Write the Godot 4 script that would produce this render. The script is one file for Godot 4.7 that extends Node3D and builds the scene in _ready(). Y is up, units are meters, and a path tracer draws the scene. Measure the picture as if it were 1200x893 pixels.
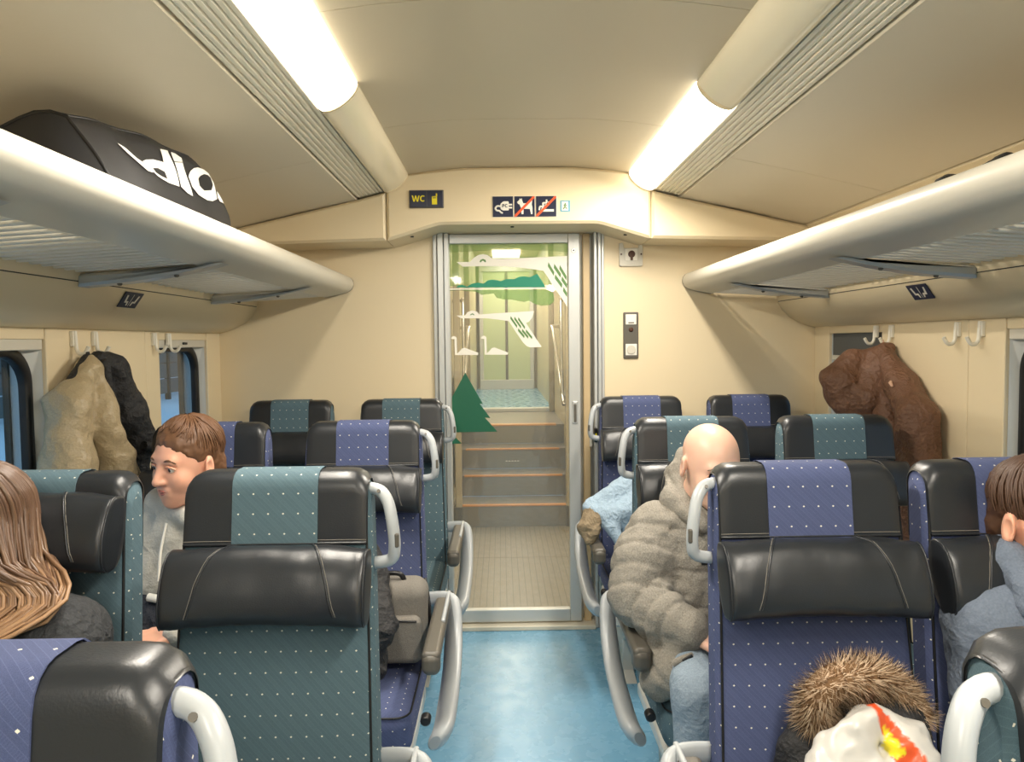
extends Node3D
# Upper deck of a railway coach, seen along the aisle towards the sliding glass door.
# x to the right across the coach (0 = middle of the aisle), y up from the floor, the end wall at z = -3.633.

const HALF := 1.45
const END := -3.633
const REAR := 2.6
var mats := {}
var taken := {}
var rng := RandomNumberGenerator.new()
var wrinkles: NoiseTexture2D


class MB:
	# A mesh under construction: indexed triangles with their own normals.
	var v := PackedVector3Array()
	var n := PackedVector3Array()
	var uv := PackedVector2Array()
	var col := PackedColorArray()
	var i := PackedInt32Array()
	var c := Color.WHITE

	func put(p: Vector3, nn: Vector3, t := Vector2.ZERO) -> int:
		v.append(p); n.append(nn); uv.append(t); col.append(c)
		return v.size() - 1

	func tri(a: int, b: int, d: int) -> void:
		i.append(a); i.append(b); i.append(d)

	func grid(rows: Array, closed := false, us := 1.0, vs := 1.0, u0 := 0.0, v0 := 0.0) -> void:
		# rows of points; closed joins the last point of a row to its first. uv in lengths times us, vs
		var h := rows.size()
		var w: int = rows[0].size()
		var base := v.size()
		var wn := w + 1 if closed else w
		var acc := PackedVector3Array()
		acc.resize(h * w)
		for r in h - 1:
			var A: PackedVector3Array = rows[r]
			var Bq: PackedVector3Array = rows[r + 1]
			for k in (w if closed else w - 1):
				var k2 := (k + 1) % w
				var nn := (Bq[k2] - A[k]).cross(Bq[k] - A[k2])
				acc[r * w + k] += nn; acc[r * w + k2] += nn; acc[(r + 1) * w + k] += nn; acc[(r + 1) * w + k2] += nn
		var vl := v0
		for r in h:
			var A: PackedVector3Array = rows[r]
			if r > 0:
				vl += A[w / 2].distance_to(rows[r - 1][w / 2])
			var ul := u0
			for k in wn:
				var kk := k % w
				if k > 0:
					ul += A[kk].distance_to(A[k - 1])
				var nn := acc[r * w + kk]
				put(A[kk], nn.normalized() if nn.length_squared() > 1e-20 else Vector3.UP, Vector2(ul * us, vl * vs))
		for r in h - 1:
			for k in wn - 1:
				var a := base + r * wn + k
				tri(a, a + 1, a + wn + 1); tri(a, a + wn + 1, a + wn)

	func fan(ring: PackedVector3Array, mid: Vector3, nn: Vector3) -> void:
		var b := put(mid, nn)
		for p in ring:
			put(p, nn)
		for k in ring.size():
			tri(b, b + 1 + k, b + 1 + (k + 1) % ring.size())

	func quad(a: Vector3, b: Vector3, d: Vector3, e: Vector3, us := 1.0) -> void:
		var nn := (b - a).cross(e - a).normalized()
		var lu := a.distance_to(b) * us
		var lv := a.distance_to(e) * us
		var q := put(a, nn, Vector2(0, 0)); put(b, nn, Vector2(lu, 0)); put(d, nn, Vector2(lu, lv)); put(e, nn, Vector2(0, lv))
		tri(q, q + 1, q + 2); tri(q, q + 2, q + 3)

	func rbox(center: Vector3, size: Vector3, r := 0.004, seg := 2, bas := Basis()) -> void:
		var hs := size * 0.5
		r = minf(r, minf(hs.x, minf(hs.y, hs.z)) * 0.98)
		var inner := hs - Vector3(r, r, r)
		for f in 6:
			var ax := f / 2
			var sgn := 1.0 if f % 2 == 0 else -1.0
			var N := Vector3.ZERO; N[ax] = sgn
			var U := Vector3.ZERO; U[(ax + 1) % 3] = 1.0
			var W := Vector3.ZERO; W[(ax + 2) % 3] = 1.0
			var base := v.size()
			var m := 2 * seg + 2
			for a in m:
				var ca := -1.0 if a <= seg else 1.0
				var ta := deg_to_rad(45.0) * (float(a - seg) / seg if a <= seg else float(a - seg - 1) / seg)
				for b in m:
					var cb := -1.0 if b <= seg else 1.0
					var tb := deg_to_rad(45.0) * (float(b - seg) / seg if b <= seg else float(b - seg - 1) / seg)
					var d := (N + U * tan(ta) + W * tan(tb)).normalized()
					var core := N * inner[ax] + U * ca * inner[(ax + 1) % 3] + W * cb * inner[(ax + 2) % 3]
					var p := core + d * r
					put(center + bas * p, bas * d, Vector2(p.dot(U), p.dot(W)))
			for a in m - 1:
				for b in m - 1:
					var q := base + a * m + b
					tri(q, q + 1, q + m + 1); tri(q, q + m + 1, q + m)

	func tube(pts: Array, rad, seg := 10, caps := true, flat := Vector2(1, 1), up0 := Vector3.ZERO) -> void:
		# a round or oval tube along points; rad is a number or one number a point
		var np := pts.size()
		var rows := []
		var prev := up0
		for k in np:
			var t: Vector3 = (pts[mini(k + 1, np - 1)] - pts[maxi(k - 1, 0)]).normalized()
			if prev == Vector3.ZERO:
				prev = Vector3.UP if absf(t.y) < 0.9 else Vector3.RIGHT
			var s := t.cross(prev)
			s = s.normalized() if s.length() > 1e-5 else t.cross(Vector3(0.3, 0.5, 0.8)).normalized()
			var u := s.cross(t).normalized()
			prev = u
			var r: float = rad[k] if rad is Array or rad is PackedFloat32Array else rad
			var ring := PackedVector3Array()
			for j in seg:
				var a := TAU * j / seg
				ring.append(pts[k] + s * cos(a) * r * flat.x + u * sin(a) * r * flat.y)
			rows.append(ring)
		grid(rows, true)
		if caps:
			fan(rows[0], pts[0], (pts[0] - pts[1]).normalized())
			fan(rows[np - 1], pts[np - 1], (pts[np - 1] - pts[np - 2]).normalized())

	func extrude(poly: PackedVector2Array, tr: Transform3D, depth: float, bev := 0.0, crease := 35.0) -> void:
		# poly in the xy plane of tr, pushed from z = 0 to z = depth; bev narrows the far edge
		if Geometry2D.is_polygon_clockwise(poly):
			poly.reverse()
		var m := poly.size()
		var nrm := PackedVector2Array()
		for k in m:
			var e := (poly[(k + 1) % m] - poly[k]).normalized()
			nrm.append(Vector2(e.y, -e.x))
		var mit := PackedVector2Array()
		for k in m:
			var q := nrm[k] + nrm[(k + m - 1) % m]
			mit.append(q / maxf(q.length_squared() * 0.5, 0.3))
		var t := Geometry2D.triangulate_polygon(poly)
		for side in 2:
			var base := v.size()
			var nn := (tr.basis * Vector3(0, 0, 1.0 if side else -1.0)).normalized()
			for k in m:
				var q := poly[k] - mit[k] * (bev if side else 0.0)
				put(tr * Vector3(q.x, q.y, depth if side else 0.0), nn, q)
			for k in t:
				i.append(base + k)
		var levels := [Vector2(0, 0), Vector2(depth - bev, 0), Vector2(depth, bev)] if bev > 0 else [Vector2(0, 0), Vector2(depth, 0)]
		for L in levels.size() - 1:
			var za: Vector2 = levels[L]
			var zb: Vector2 = levels[L + 1]
			var tilt := 1.0 if zb.y > 0 else 0.0
			for k in m:
				var k2 := (k + 1) % m
				var na := nrm[k]; var nb := nrm[k]
				var pre := nrm[(k + m - 1) % m]; var nxt := nrm[k2]
				if absf(pre.angle_to(nrm[k])) < deg_to_rad(crease):
					na = (pre + nrm[k]).normalized()
				if absf(nxt.angle_to(nrm[k])) < deg_to_rad(crease):
					nb = (nxt + nrm[k]).normalized()
				var A := poly[k]; var Bq := poly[k2]
				var Na := (tr.basis * Vector3(na.x, na.y, tilt)).normalized()
				var Nb := (tr.basis * Vector3(nb.x, nb.y, tilt)).normalized()
				var q := put(tr * Vector3(A.x - mit[k].x * za.y, A.y - mit[k].y * za.y, za.x), Na)
				put(tr * Vector3(Bq.x - mit[k2].x * za.y, Bq.y - mit[k2].y * za.y, za.x), Nb)
				put(tr * Vector3(Bq.x - mit[k2].x * zb.y, Bq.y - mit[k2].y * zb.y, zb.x), Nb)
				put(tr * Vector3(A.x - mit[k].x * zb.y, A.y - mit[k].y * zb.y, zb.x), Na)
				tri(q, q + 1, q + 2); tri(q, q + 2, q + 3)

	func lathe(prof: Array, tr: Transform3D, seg := 20) -> void:
		# prof: (radius, height) pairs round the y axis of tr
		var rows := []
		for p in prof:
			var ring := PackedVector3Array()
			for j in seg:
				var a := TAU * j / seg
				ring.append(tr * Vector3(p.x * cos(a), p.y, p.x * sin(a)))
			rows.append(ring)
		grid(rows, true)
		fan(rows[0], tr * Vector3(0, prof[0].y, 0), -tr.basis.y.normalized())
		fan(rows[-1], tr * Vector3(0, prof[-1].y, 0), tr.basis.y.normalized())

	func nets(prims: Array, cell: float, wob: FastNoiseLite = null, amp := 0.0) -> void:
		# surface nets of tapered capsules ["c", a, b, ra, rb, k] and ellipsoids ["e", centre, basis, radii, _, k]; a negative k cuts away
		var lo := Vector3(1e9, 1e9, 1e9); var hi := -lo
		var boxes := []
		for p in prims:
			var l: Vector3; var h2: Vector3
			if p[0] == "g":
				l = p[1] - Vector3.ONE * p[3]; h2 = p[1] + Vector3.ONE * p[3]
			elif p[0] == "c":
				var rr := Vector3.ONE * maxf(p[3], p[4])
				l = (p[1] as Vector3).min(p[2]) - rr; h2 = (p[1] as Vector3).max(p[2]) + rr
			else:
				var bb: Basis = p[2]; var rd: Vector3 = p[3]
				var ex := bb.x.abs() * rd.x + bb.y.abs() * rd.y + bb.z.abs() * rd.z
				l = p[1] - ex; h2 = p[1] + ex
			boxes.append([l, h2])
			if p[5] >= 0 and p[0] != "g":
				lo = lo.min(l); hi = hi.max(h2)
		var grooves := prims.filter(func(p): return p[0] == "g")
		var pad := cell * 2.5 + amp
		lo -= Vector3.ONE * pad; hi += Vector3.ONE * pad
		var nx := int((hi.x - lo.x) / cell) + 2
		var ny := int((hi.y - lo.y) / cell) + 2
		var nz := int((hi.z - lo.z) / cell) + 2
		var F := PackedFloat32Array()
		F.resize(nx * ny * nz)
		F.fill(1.0)
		for q in prims.size():
			var p: Array = prims[q]
			if p[0] == "g":
				continue
			var k := absf(p[5])
			var cut: bool = p[5] < 0
			var e: float = pad + k
			var a0: Vector3 = ((boxes[q][0] - Vector3.ONE * e - lo) / cell).floor().max(Vector3.ZERO)
			var b0: Vector3 = ((boxes[q][1] + Vector3.ONE * e - lo) / cell).ceil().min(Vector3(nx - 1, ny - 1, nz - 1))
			var cap: bool = p[0] == "c"
			var A: Vector3 = p[1]
			var ba := Vector3.ZERO; var inv := 0.0; var ra := 0.0; var dr := 0.0
			var X := Vector3.ZERO; var Y := Vector3.ZERO; var Z := Vector3.ZERO; var R2 := Vector3.ONE
			if cap:
				ba = p[2] - A; inv = 1.0 / maxf(ba.length_squared(), 1e-9); ra = p[3]; dr = p[4] - p[3]
			else:
				var bb: Basis = p[2]; var rd: Vector3 = p[3]
				X = bb.x / rd.x; Y = bb.y / rd.y; Z = bb.z / rd.z; R2 = rd
			for z in range(int(a0.z), int(b0.z) + 1):
				for y in range(int(a0.y), int(b0.y) + 1):
					var at := (z * ny + y) * nx + int(a0.x)
					var P := lo + Vector3(int(a0.x), y, z) * cell - A
					for x in range(int(a0.x), int(b0.x) + 1):
						var d: float
						if cap:
							var h := clampf(P.dot(ba) * inv, 0.0, 1.0)
							d = (P - ba * h).length() - ra - dr * h
						else:
							var u := Vector3(P.dot(X), P.dot(Y), P.dot(Z))
							var k0 := u.length()
							d = k0 * (k0 - 1.0) / maxf((u / R2).length(), 1e-4)
						var o := F[at]
						if cut:
							d = -d
							var g := maxf(k - absf(o - d), 0.0)
							F[at] = maxf(o, d) + g * g * 0.25 / maxf(k, 1e-5)
						elif d < o + k:
							var g := maxf(k - absf(o - d), 0.0)
							F[at] = minf(o, d) - g * g * 0.25 / maxf(k, 1e-5)
						at += 1
						P.x += cell
		if wob:
			for z in nz:
				for y in ny:
					for x in nx:
						var at := (z * ny + y) * nx + x
						if absf(F[at]) < amp * 2.0 + cell * 2.0:
							var P := lo + Vector3(x, y, z) * cell
							F[at] += wob.get_noise_3dv(P) * amp
		for p in grooves:
			# a stitched seam: a furrow p[4] deep and p[5] wide in the plane through p[1] across p[2], out to p[3]
			var R: float = p[3]
			var C: Vector3 = p[1]
			var N: Vector3 = (p[2] as Vector3).normalized()
			var a0: Vector3 = ((C - Vector3.ONE * R - lo) / cell).floor().max(Vector3.ZERO)
			var b0: Vector3 = ((C + Vector3.ONE * R - lo) / cell).ceil().min(Vector3(nx - 1, ny - 1, nz - 1))
			for z in range(int(a0.z), int(b0.z) + 1):
				for y in range(int(a0.y), int(b0.y) + 1):
					for x in range(int(a0.x), int(b0.x) + 1):
						var P := lo + Vector3(x, y, z) * cell - C
						var t: float = P.dot(N) / p[5]
						if absf(t) < 2.5 and P.length() < R:
							F[(z * ny + y) * nx + x] += p[4] * exp(-t * t)
		var ids := PackedInt32Array()
		ids.resize(nx * ny * nz)
		ids.fill(-1)
		var base := v.size()
		var sy := nx; var sz := nx * ny
		var co := [0, 1, sy, sy + 1, sz, sz + 1, sz + sy, sz + sy + 1]
		var cv := [Vector3(0, 0, 0), Vector3(1, 0, 0), Vector3(0, 1, 0), Vector3(1, 1, 0), Vector3(0, 0, 1), Vector3(1, 0, 1), Vector3(0, 1, 1), Vector3(1, 1, 1)]
		var ed := [[0, 1], [2, 3], [4, 5], [6, 7], [0, 2], [1, 3], [4, 6], [5, 7], [0, 4], [1, 5], [2, 6], [3, 7]]
		for z in nz - 1:
			for y in ny - 1:
				var at := (z * ny + y) * nx
				for x in nx - 1:
					var f0 := F[at]
					if absf(f0) < cell * 4.0:
						var neg := 0
						for q in 8:
							if F[at + co[q]] < 0.0:
								neg += 1
						if neg > 0 and neg < 8:
							var s := Vector3.ZERO; var cnt := 0
							for e in ed:
								var fa := F[at + co[e[0]]]; var fb := F[at + co[e[1]]]
								if (fa < 0.0) != (fb < 0.0):
									s += (cv[e[0]] as Vector3).lerp(cv[e[1]], fa / (fa - fb)); cnt += 1
							var g := Vector3(F[at + 1] - f0, F[at + sy] - f0, F[at + sz] - f0)
							ids[at] = put(lo + (Vector3(x, y, z) + s / cnt) * cell, g)
					at += 1
		for q in range(base, v.size()):
			n[q] = Vector3.ZERO
		for z in range(1, nz - 1):
			for y in range(1, ny - 1):
				var at := (z * ny + y) * nx + 1
				for x in range(1, nx - 1):
					if ids[at] >= 0 or ids[at - 1 - sy] >= 0 or ids[at - sy - sz] >= 0 or ids[at - 1 - sz] >= 0:
						var f0 := F[at] < 0.0
						if f0 != (F[at + 1] < 0.0):
							nq(ids[at], ids[at - sy], ids[at - sy - sz], ids[at - sz], f0)
						if f0 != (F[at + sy] < 0.0):
							nq(ids[at], ids[at - sz], ids[at - 1 - sz], ids[at - 1], f0)
						if f0 != (F[at + sz] < 0.0):
							nq(ids[at], ids[at - 1], ids[at - 1 - sy], ids[at - sy], f0)
					at += 1
		for q in range(base, v.size()):
			n[q] = n[q].normalized() if n[q].length_squared() > 0 else Vector3.UP

	func nq(a: int, b: int, d: int, e: int, flip: bool) -> void:
		if a < 0 or b < 0 or d < 0 or e < 0:
			return
		var nn := (v[d] - v[a]).cross(v[e] - v[b])
		if not flip:
			nn = -nn
		n[a] += nn; n[b] += nn; n[d] += nn; n[e] += nn
		if flip:
			tri(a, d, b); tri(a, e, d)
		else:
			tri(a, b, d); tri(a, d, e)

	func commit(shift := Vector3.ZERO) -> ArrayMesh:
		if shift != Vector3.ZERO:
			for k in v.size():
				v[k] -= shift
		# front faces run clockwise: turn each triangle the way its normals point
		for k in range(0, i.size(), 3):
			var a := i[k]; var b := i[k + 1]; var d := i[k + 2]
			if (v[b] - v[a]).cross(v[d] - v[a]).dot(n[a] + n[b] + n[d]) > 0.0:
				i[k + 1] = d; i[k + 2] = b
		var arr := []
		arr.resize(Mesh.ARRAY_MAX)
		arr[Mesh.ARRAY_VERTEX] = v
		arr[Mesh.ARRAY_NORMAL] = n
		arr[Mesh.ARRAY_TEX_UV] = uv
		arr[Mesh.ARRAY_COLOR] = col
		arr[Mesh.ARRAY_INDEX] = i
		var m := ArrayMesh.new()
		m.add_surface_from_arrays(Mesh.PRIMITIVE_TRIANGLES, arr)
		return m


# ---------------------------------------------------------------- naming and placing

func numbered(called: String) -> String:
	var k: int = taken.get(called, 0)
	taken[called] = k + 1
	return called if k == 0 else "%s_%03d" % [called, k]


func tag(o: Node3D, label: String, category := "", group := "", kind := "") -> Node3D:
	if label: o.set_meta("label", label)
	if category: o.set_meta("category", category)
	if group: o.set_meta("group", group)
	if kind: o.set_meta("kind", kind)
	return o


func thing(called: String, label: String, category: String, at := Vector3.ZERO, group := "") -> Node3D:
	var o := Node3D.new()
	o.name = numbered(called)
	add_child(o)
	o.position = at
	return tag(o, label, category, group)


func origin_of(parent: Node) -> Vector3:
	var p := Vector3.ZERO
	var q := parent
	while q != self and q != null:
		p += (q as Node3D).position
		q = q.get_parent()
	return p


func obj(called: String, mb: MB, m: Material, parent: Node = self, in_world := true) -> MeshInstance3D:
	# one named mesh; coordinates given in the world are moved to the parent's base
	var o := MeshInstance3D.new()
	o.mesh = mb.commit(origin_of(parent) if in_world and parent != self else Vector3.ZERO)
	o.material_override = m
	if parent == self:
		o.name = numbered(called)
		add_child(o)
	else:
		o.name = called
		parent.add_child(o, true)
	return o


func based(called: String, mb: MB, m: Material) -> MeshInstance3D:
	# a top-level thing of one mesh, its origin moved to the middle of its base
	var lo := Vector3(1e9, 1e9, 1e9); var hi := -lo
	for p in mb.v:
		lo = lo.min(p); hi = hi.max(p)
	var b := Vector3((lo.x + hi.x) * 0.5, lo.y, (lo.z + hi.z) * 0.5)
	var o := MeshInstance3D.new()
	o.mesh = mb.commit(b)
	o.material_override = m
	o.position = b
	o.name = numbered(called)
	add_child(o)
	return o


func struct(called: String, mb: MB, m: Material, label := "", parent: Node = self) -> MeshInstance3D:
	var o := obj(called, mb, m, parent)
	if parent == self:
		o.set_meta("kind", "structure")
	if label: o.set_meta("label", label)
	return o


func box(a: Vector3, b: Vector3, r := 0.004, seg := 1) -> MB:
	var m := MB.new()
	m.rbox((a + b) * 0.5, (b - a).abs(), r, seg)
	return m


func slab(poly: Array, z0: float, z1: float, bev := 0.0) -> MB:
	# polygon in xy pushed from z0 to z1
	var m := MB.new()
	m.extrude(PackedVector2Array(poly), Transform3D(Basis(), Vector3(0, 0, z0)), z1 - z0, bev)
	return m


func smooth_path(pts: Array, per := 6) -> Array:
	var out := []
	for k in pts.size() - 1:
		var a: Vector3 = pts[maxi(k - 1, 0)]; var b: Vector3 = pts[k]; var c: Vector3 = pts[k + 1]; var d: Vector3 = pts[mini(k + 2, pts.size() - 1)]
		for j in per:
			out.append(b.cubic_interpolate(c, a, d, float(j) / per))
	out.append(pts[-1])
	return out


func mirror(pts: Array, s: float) -> Array:
	var out := []
	for p in pts:
		out.append(Vector2(p.x * s, p.y))
	return out


# ---------------------------------------------------------------- materials

func noise_tex(freq: float, lo: Color, hi: Color, size := 256, oct := 3, sd := 1) -> NoiseTexture2D:
	var f := FastNoiseLite.new()
	f.noise_type = FastNoiseLite.TYPE_SIMPLEX_SMOOTH
	f.frequency = freq
	f.fractal_octaves = oct
	f.seed = sd
	var t := NoiseTexture2D.new()
	t.width = size; t.height = size
	t.seamless = true
	t.noise = f
	var g := Gradient.new()
	g.set_color(0, lo); g.set_color(1, hi)
	t.color_ramp = g
	return t


func mat(called: String, c: Color, rough := 0.6, metal := 0.0) -> StandardMaterial3D:
	if mats.has(called):
		return mats[called]
	var m := StandardMaterial3D.new()
	m.resource_name = called
	m.albedo_color = c
	m.roughness = rough
	m.metallic = metal
	m.cull_mode = BaseMaterial3D.CULL_DISABLED
	mats[called] = m
	return m


func rgb(r: int, g: int, b: int) -> Color:
	return Color8(r, g, b)


func bumped(m: StandardMaterial3D, tex: Texture2D, cm: float, scale: float) -> StandardMaterial3D:
	m.heightmap_enabled = true
	m.heightmap_texture = tex
	m.heightmap_scale = cm
	m.uv1_triplanar = true
	m.uv1_scale = Vector3.ONE * scale
	return m


func fabric_image(base: Color, weave: Color, dot: Color, sd: int) -> ImageTexture:
	# woven plush: fine slanting lines and a grid of small light dots; one tile is 12 x 12 cm
	var n := 384
	var im := Image.create(n, n, false, Image.FORMAT_RGB8)
	var r := RandomNumberGenerator.new()
	r.seed = sd
	for y in n:
		for x in n:
			var t := 0.0
			if (x + y) % 32 < 3:
				t = 0.22
			if ((x + y) / 32) % 3 == 1 and (x - y + 3840) % 12 < 5:
				t += 0.1
			t += r.randf_range(-0.16, 0.16)
			im.set_pixel(x, y, base.lerp(weave, clampf(t, 0.0, 1.0)).darkened(clampf(-t, 0.0, 1.0)))
	for row in 3:
		for cl in 4:
			var cx := cl * 96 + 40 + (row % 2) * 10
			var cy := row * 128 + 64
			for dy in range(-6, 7):
				for dx in range(-6, 7):
					if absf(dx) * 0.8 + absf(dy) < 6.4:
						im.set_pixel((cx + dx) % n, (cy + dy) % n, dot)
	return ImageTexture.create_from_image(im)


func cloth(called: String, c: Color, rough := 0.9, bump := 0.9, scale := 3.2, vary := 0.12) -> StandardMaterial3D:
	var m := mat(called, Color.WHITE, rough)
	m.albedo_texture = noise_tex(0.3, c.darkened(vary), c.lightened(vary), 256, 3, called.hash() % 1000)
	return bumped(m, wrinkles, bump, scale)


func make_materials() -> void:
	var cr := FastNoiseLite.new()           # creases of worn cloth
	cr.noise_type = FastNoiseLite.TYPE_SIMPLEX_SMOOTH
	cr.fractal_type = FastNoiseLite.FRACTAL_RIDGED
	cr.frequency = 0.013
	cr.fractal_octaves = 3
	cr.domain_warp_enabled = true
	cr.domain_warp_amplitude = 26.0
	cr.domain_warp_frequency = 0.012
	cr.seed = 5
	wrinkles = NoiseTexture2D.new()
	wrinkles.width = 512; wrinkles.height = 512
	wrinkles.seamless = true
	wrinkles.noise = cr
	mat("cream_panel", rgb(230, 213, 178), 0.42)
	mat("ceiling_panel", rgb(206, 192, 164), 0.4)
	mat("side_ceiling", rgb(214, 204, 182), 0.5)
	mat("seam", rgb(60, 56, 50), 0.8)
	mat("rack_grey", rgb(205, 200, 186), 0.32)
	mat("rack_sheet", rgb(226, 221, 208), 0.3, 0.0)
	mat("bracket_grey", rgb(176, 180, 180), 0.3, 0.2)
	mat("alu", rgb(196, 198, 196), 0.36, 0.3)
	mat("lamp_cover_off", rgb(236, 224, 194), 0.16)
	mat("grille", rgb(236, 229, 208), 0.4)
	var e := mat("lamp_glow", rgb(255, 250, 235), 0.4)
	e.emission_enabled = true; e.emission = rgb(255, 244, 222); e.emission_energy_multiplier = 2.4
	var fl := mat("floor_blue", Color.WHITE, 0.34)
	fl.albedo_texture = noise_tex(0.02, rgb(106, 158, 190), rgb(116, 165, 196), 512, 5, 3)
	fl.uv1_triplanar = true
	fl.uv1_scale = Vector3.ONE * 1.4
	fl.roughness_texture = noise_tex(0.03, Color(0.6, 0.6, 0.6), Color(1, 1, 1), 256, 4, 9)
	fl.roughness_texture_channel = BaseMaterial3D.TEXTURE_CHANNEL_RED
	for a in [["fabric_teal", rgb(78, 102, 112), rgb(118, 142, 150), 5], ["fabric_blue", rgb(72, 82, 120), rgb(116, 126, 162), 6]]:
		var m := mat(a[0], Color.WHITE, 0.85)
		m.albedo_texture = fabric_image(a[1], a[2], rgb(226, 222, 205), a[3])
		m.uv1_scale = Vector3(1.0 / 0.12, 1.0 / 0.12, 1)
	var le := mat("leather", rgb(34, 37, 41), 0.34)
	bumped(le, noise_tex(0.06, Color.BLACK, Color.WHITE, 256, 4, 12), 0.012, 16.0)
	mat("piping", rgb(24, 25, 26), 0.45)
	mat("stitch", rgb(120, 116, 108), 0.8)
	mat("handle_grey", rgb(172, 177, 180), 0.32)
	mat("pad_grey", rgb(92, 88, 80), 0.42)
	mat("seat_frame", rgb(196, 196, 190), 0.36)
	mat("black_plastic", rgb(24, 24, 26), 0.4)
	mat("rubber", rgb(16, 17, 19), 0.38)
	mat("sign_navy", rgb(26, 34, 62), 0.3)
	mat("sign_white", rgb(236, 232, 220), 0.5)
	mat("sign_yellow", rgb(240, 224, 40), 0.5)
	mat("sign_red", rgb(226, 88, 44), 0.5)
	mat("sign_blue", rgb(92, 162, 186), 0.5)
	var g := mat("clear_glass", Color(0.9, 0.95, 0.95, 0.04), 0.02)
	g.transparency = BaseMaterial3D.TRANSPARENCY_ALPHA
	var wg := mat("window_glass", Color(0.2, 0.3, 0.34, 0.06), 0.03)
	wg.transparency = BaseMaterial3D.TRANSPARENCY_ALPHA
	var sk := mat("skin", rgb(226, 168, 140), 0.5)
	sk.subsurf_scatter_enabled = true; sk.subsurf_scatter_strength = 0.12
	mat("steel", rgb(200, 198, 190), 0.22, 0.9)
	mat("window_reveal", rgb(206, 208, 204), 0.4)
	mat("blind_grey", rgb(92, 94, 92), 0.85)
	mat("sill_cream", rgb(214, 208, 190), 0.35)
	mat("pocket", rgb(196, 172, 132), 0.5)
	mat("hook_white", rgb(232, 228, 214), 0.35)
	mat("key_brown", rgb(74, 42, 24), 0.5)
	mat("feather_green", rgb(92, 134, 74), 0.5)
	mat("film_spruce", rgb(16, 92, 66), 0.5)
	var ff := mat("film_forest", rgb(22, 136, 108), 0.5)
	for a in [["film_green", Color8(150, 182, 104, 90)], ["film_reflection", Color8(128, 168, 92, 130)]]:
		var q := mat(a[0], a[1], 0.5)
		q.transparency = BaseMaterial3D.TRANSPARENCY_ALPHA
	mat("vest_wall", rgb(206, 196, 164), 0.45)
	mat("vest_post", rgb(160, 150, 124), 0.4)
	mat("step_grey", rgb(118, 112, 100), 0.4)
	mat("brass", rgb(196, 138, 72), 0.4, 0.2)
	var pg := mat("pane_green", rgb(190, 205, 162), 0.3)
	for a in [["landing_floor", rgb(130, 122, 104), rgb(98, 90, 76)]]:
		var im := Image.create(64, 64, false, Image.FORMAT_RGB8)
		for y in 64:
			for x in 64:
				im.set_pixel(x, y, a[2] if x < 7 else a[1])
		var q := mat(a[0], Color.WHITE, 0.4)
		q.albedo_texture = ImageTexture.create_from_image(im)
		q.uv1_triplanar = true
		q.uv1_scale = Vector3(1.0 / 0.037, 1, 1)
	mat("snow", rgb(236, 242, 246), 0.9)
	mat("fence_dark", rgb(34, 36, 38), 0.9)
	mat("fence_grey", rgb(96, 100, 98), 0.9)
	mat("far_wall_0", rgb(70, 50, 42), 0.9)
	mat("far_wall_1", rgb(52, 54, 56), 0.9)
	mat("far_window", rgb(20, 24, 30), 0.2)
	mat("bag_black", rgb(38, 38, 40), 0.42)
	mat("print_white", rgb(238, 236, 228), 0.6)
	cloth("cloth_black", rgb(26, 26, 28), 0.7)
	cloth("cloth_navy", rgb(24, 27, 36), 0.8)
	cloth("cloth_charcoal", rgb(44, 46, 49), 0.85)
	cloth("pack_grey", rgb(112, 106, 96), 0.9, 0.08, 5.0, 0.3)
	cloth("denim_pale", rgb(164, 190, 212), 0.85)
	cloth("cloth_tan", rgb(146, 128, 100), 0.85)
	cloth("lining_beige", rgb(188, 168, 130), 0.42, 0.5, 2.6)
	cloth("brown_nylon", rgb(114, 78, 56), 0.55, 0.9, 3.4, 0.06)
	mat("label_pink", rgb(226, 186, 160), 0.7)
	cloth("jacket_grey", rgb(146, 139, 125), 0.85, 0.35, 2.6, 0.3)
	cloth("jeans", rgb(140, 160, 178), 0.85, 0.5, 2.8, 0.2)
	cloth("hoodie_light", rgb(206, 202, 190), 0.9, 0.3, 4.0, 0.12)
	cloth("hoodie_blue", rgb(98, 110, 128), 0.9, 0.5, 2.6, 0.14)
	var sp := mat("skin_pale", rgb(232, 188, 164), 0.42)
	sp.subsurf_scatter_enabled = true; sp.subsurf_scatter_strength = 0.12
	mat("eye_white", rgb(226, 220, 212), 0.2)
	mat("iris_blue", rgb(58, 74, 92), 0.15)
	mat("iris_brown", rgb(50, 34, 24), 0.15)
	mat("lip", rgb(188, 116, 102), 0.45)
	mat("hair_grey", rgb(150, 132, 112), 0.6)
	mat("hair_brown", rgb(104, 72, 48), 0.5)
	mat("hair_dark", rgb(74, 50, 34), 0.5)
	mat("fur_base", rgb(126, 96, 66), 0.9)
	for a in [["vertex_fur", 0.7], ["vertex_hair", 0.38]]:
		mat(a[0], Color.WHITE, a[1]).vertex_color_use_as_albedo = true
	var bf := mat("bag_film", Color.WHITE, 0.3)
	bf.vertex_color_use_as_albedo = true
	bf.backlight_enabled = true; bf.backlight = Color(0.3, 0.3, 0.3)


# ---------------------------------------------------------------- camera, sky, light

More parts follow.
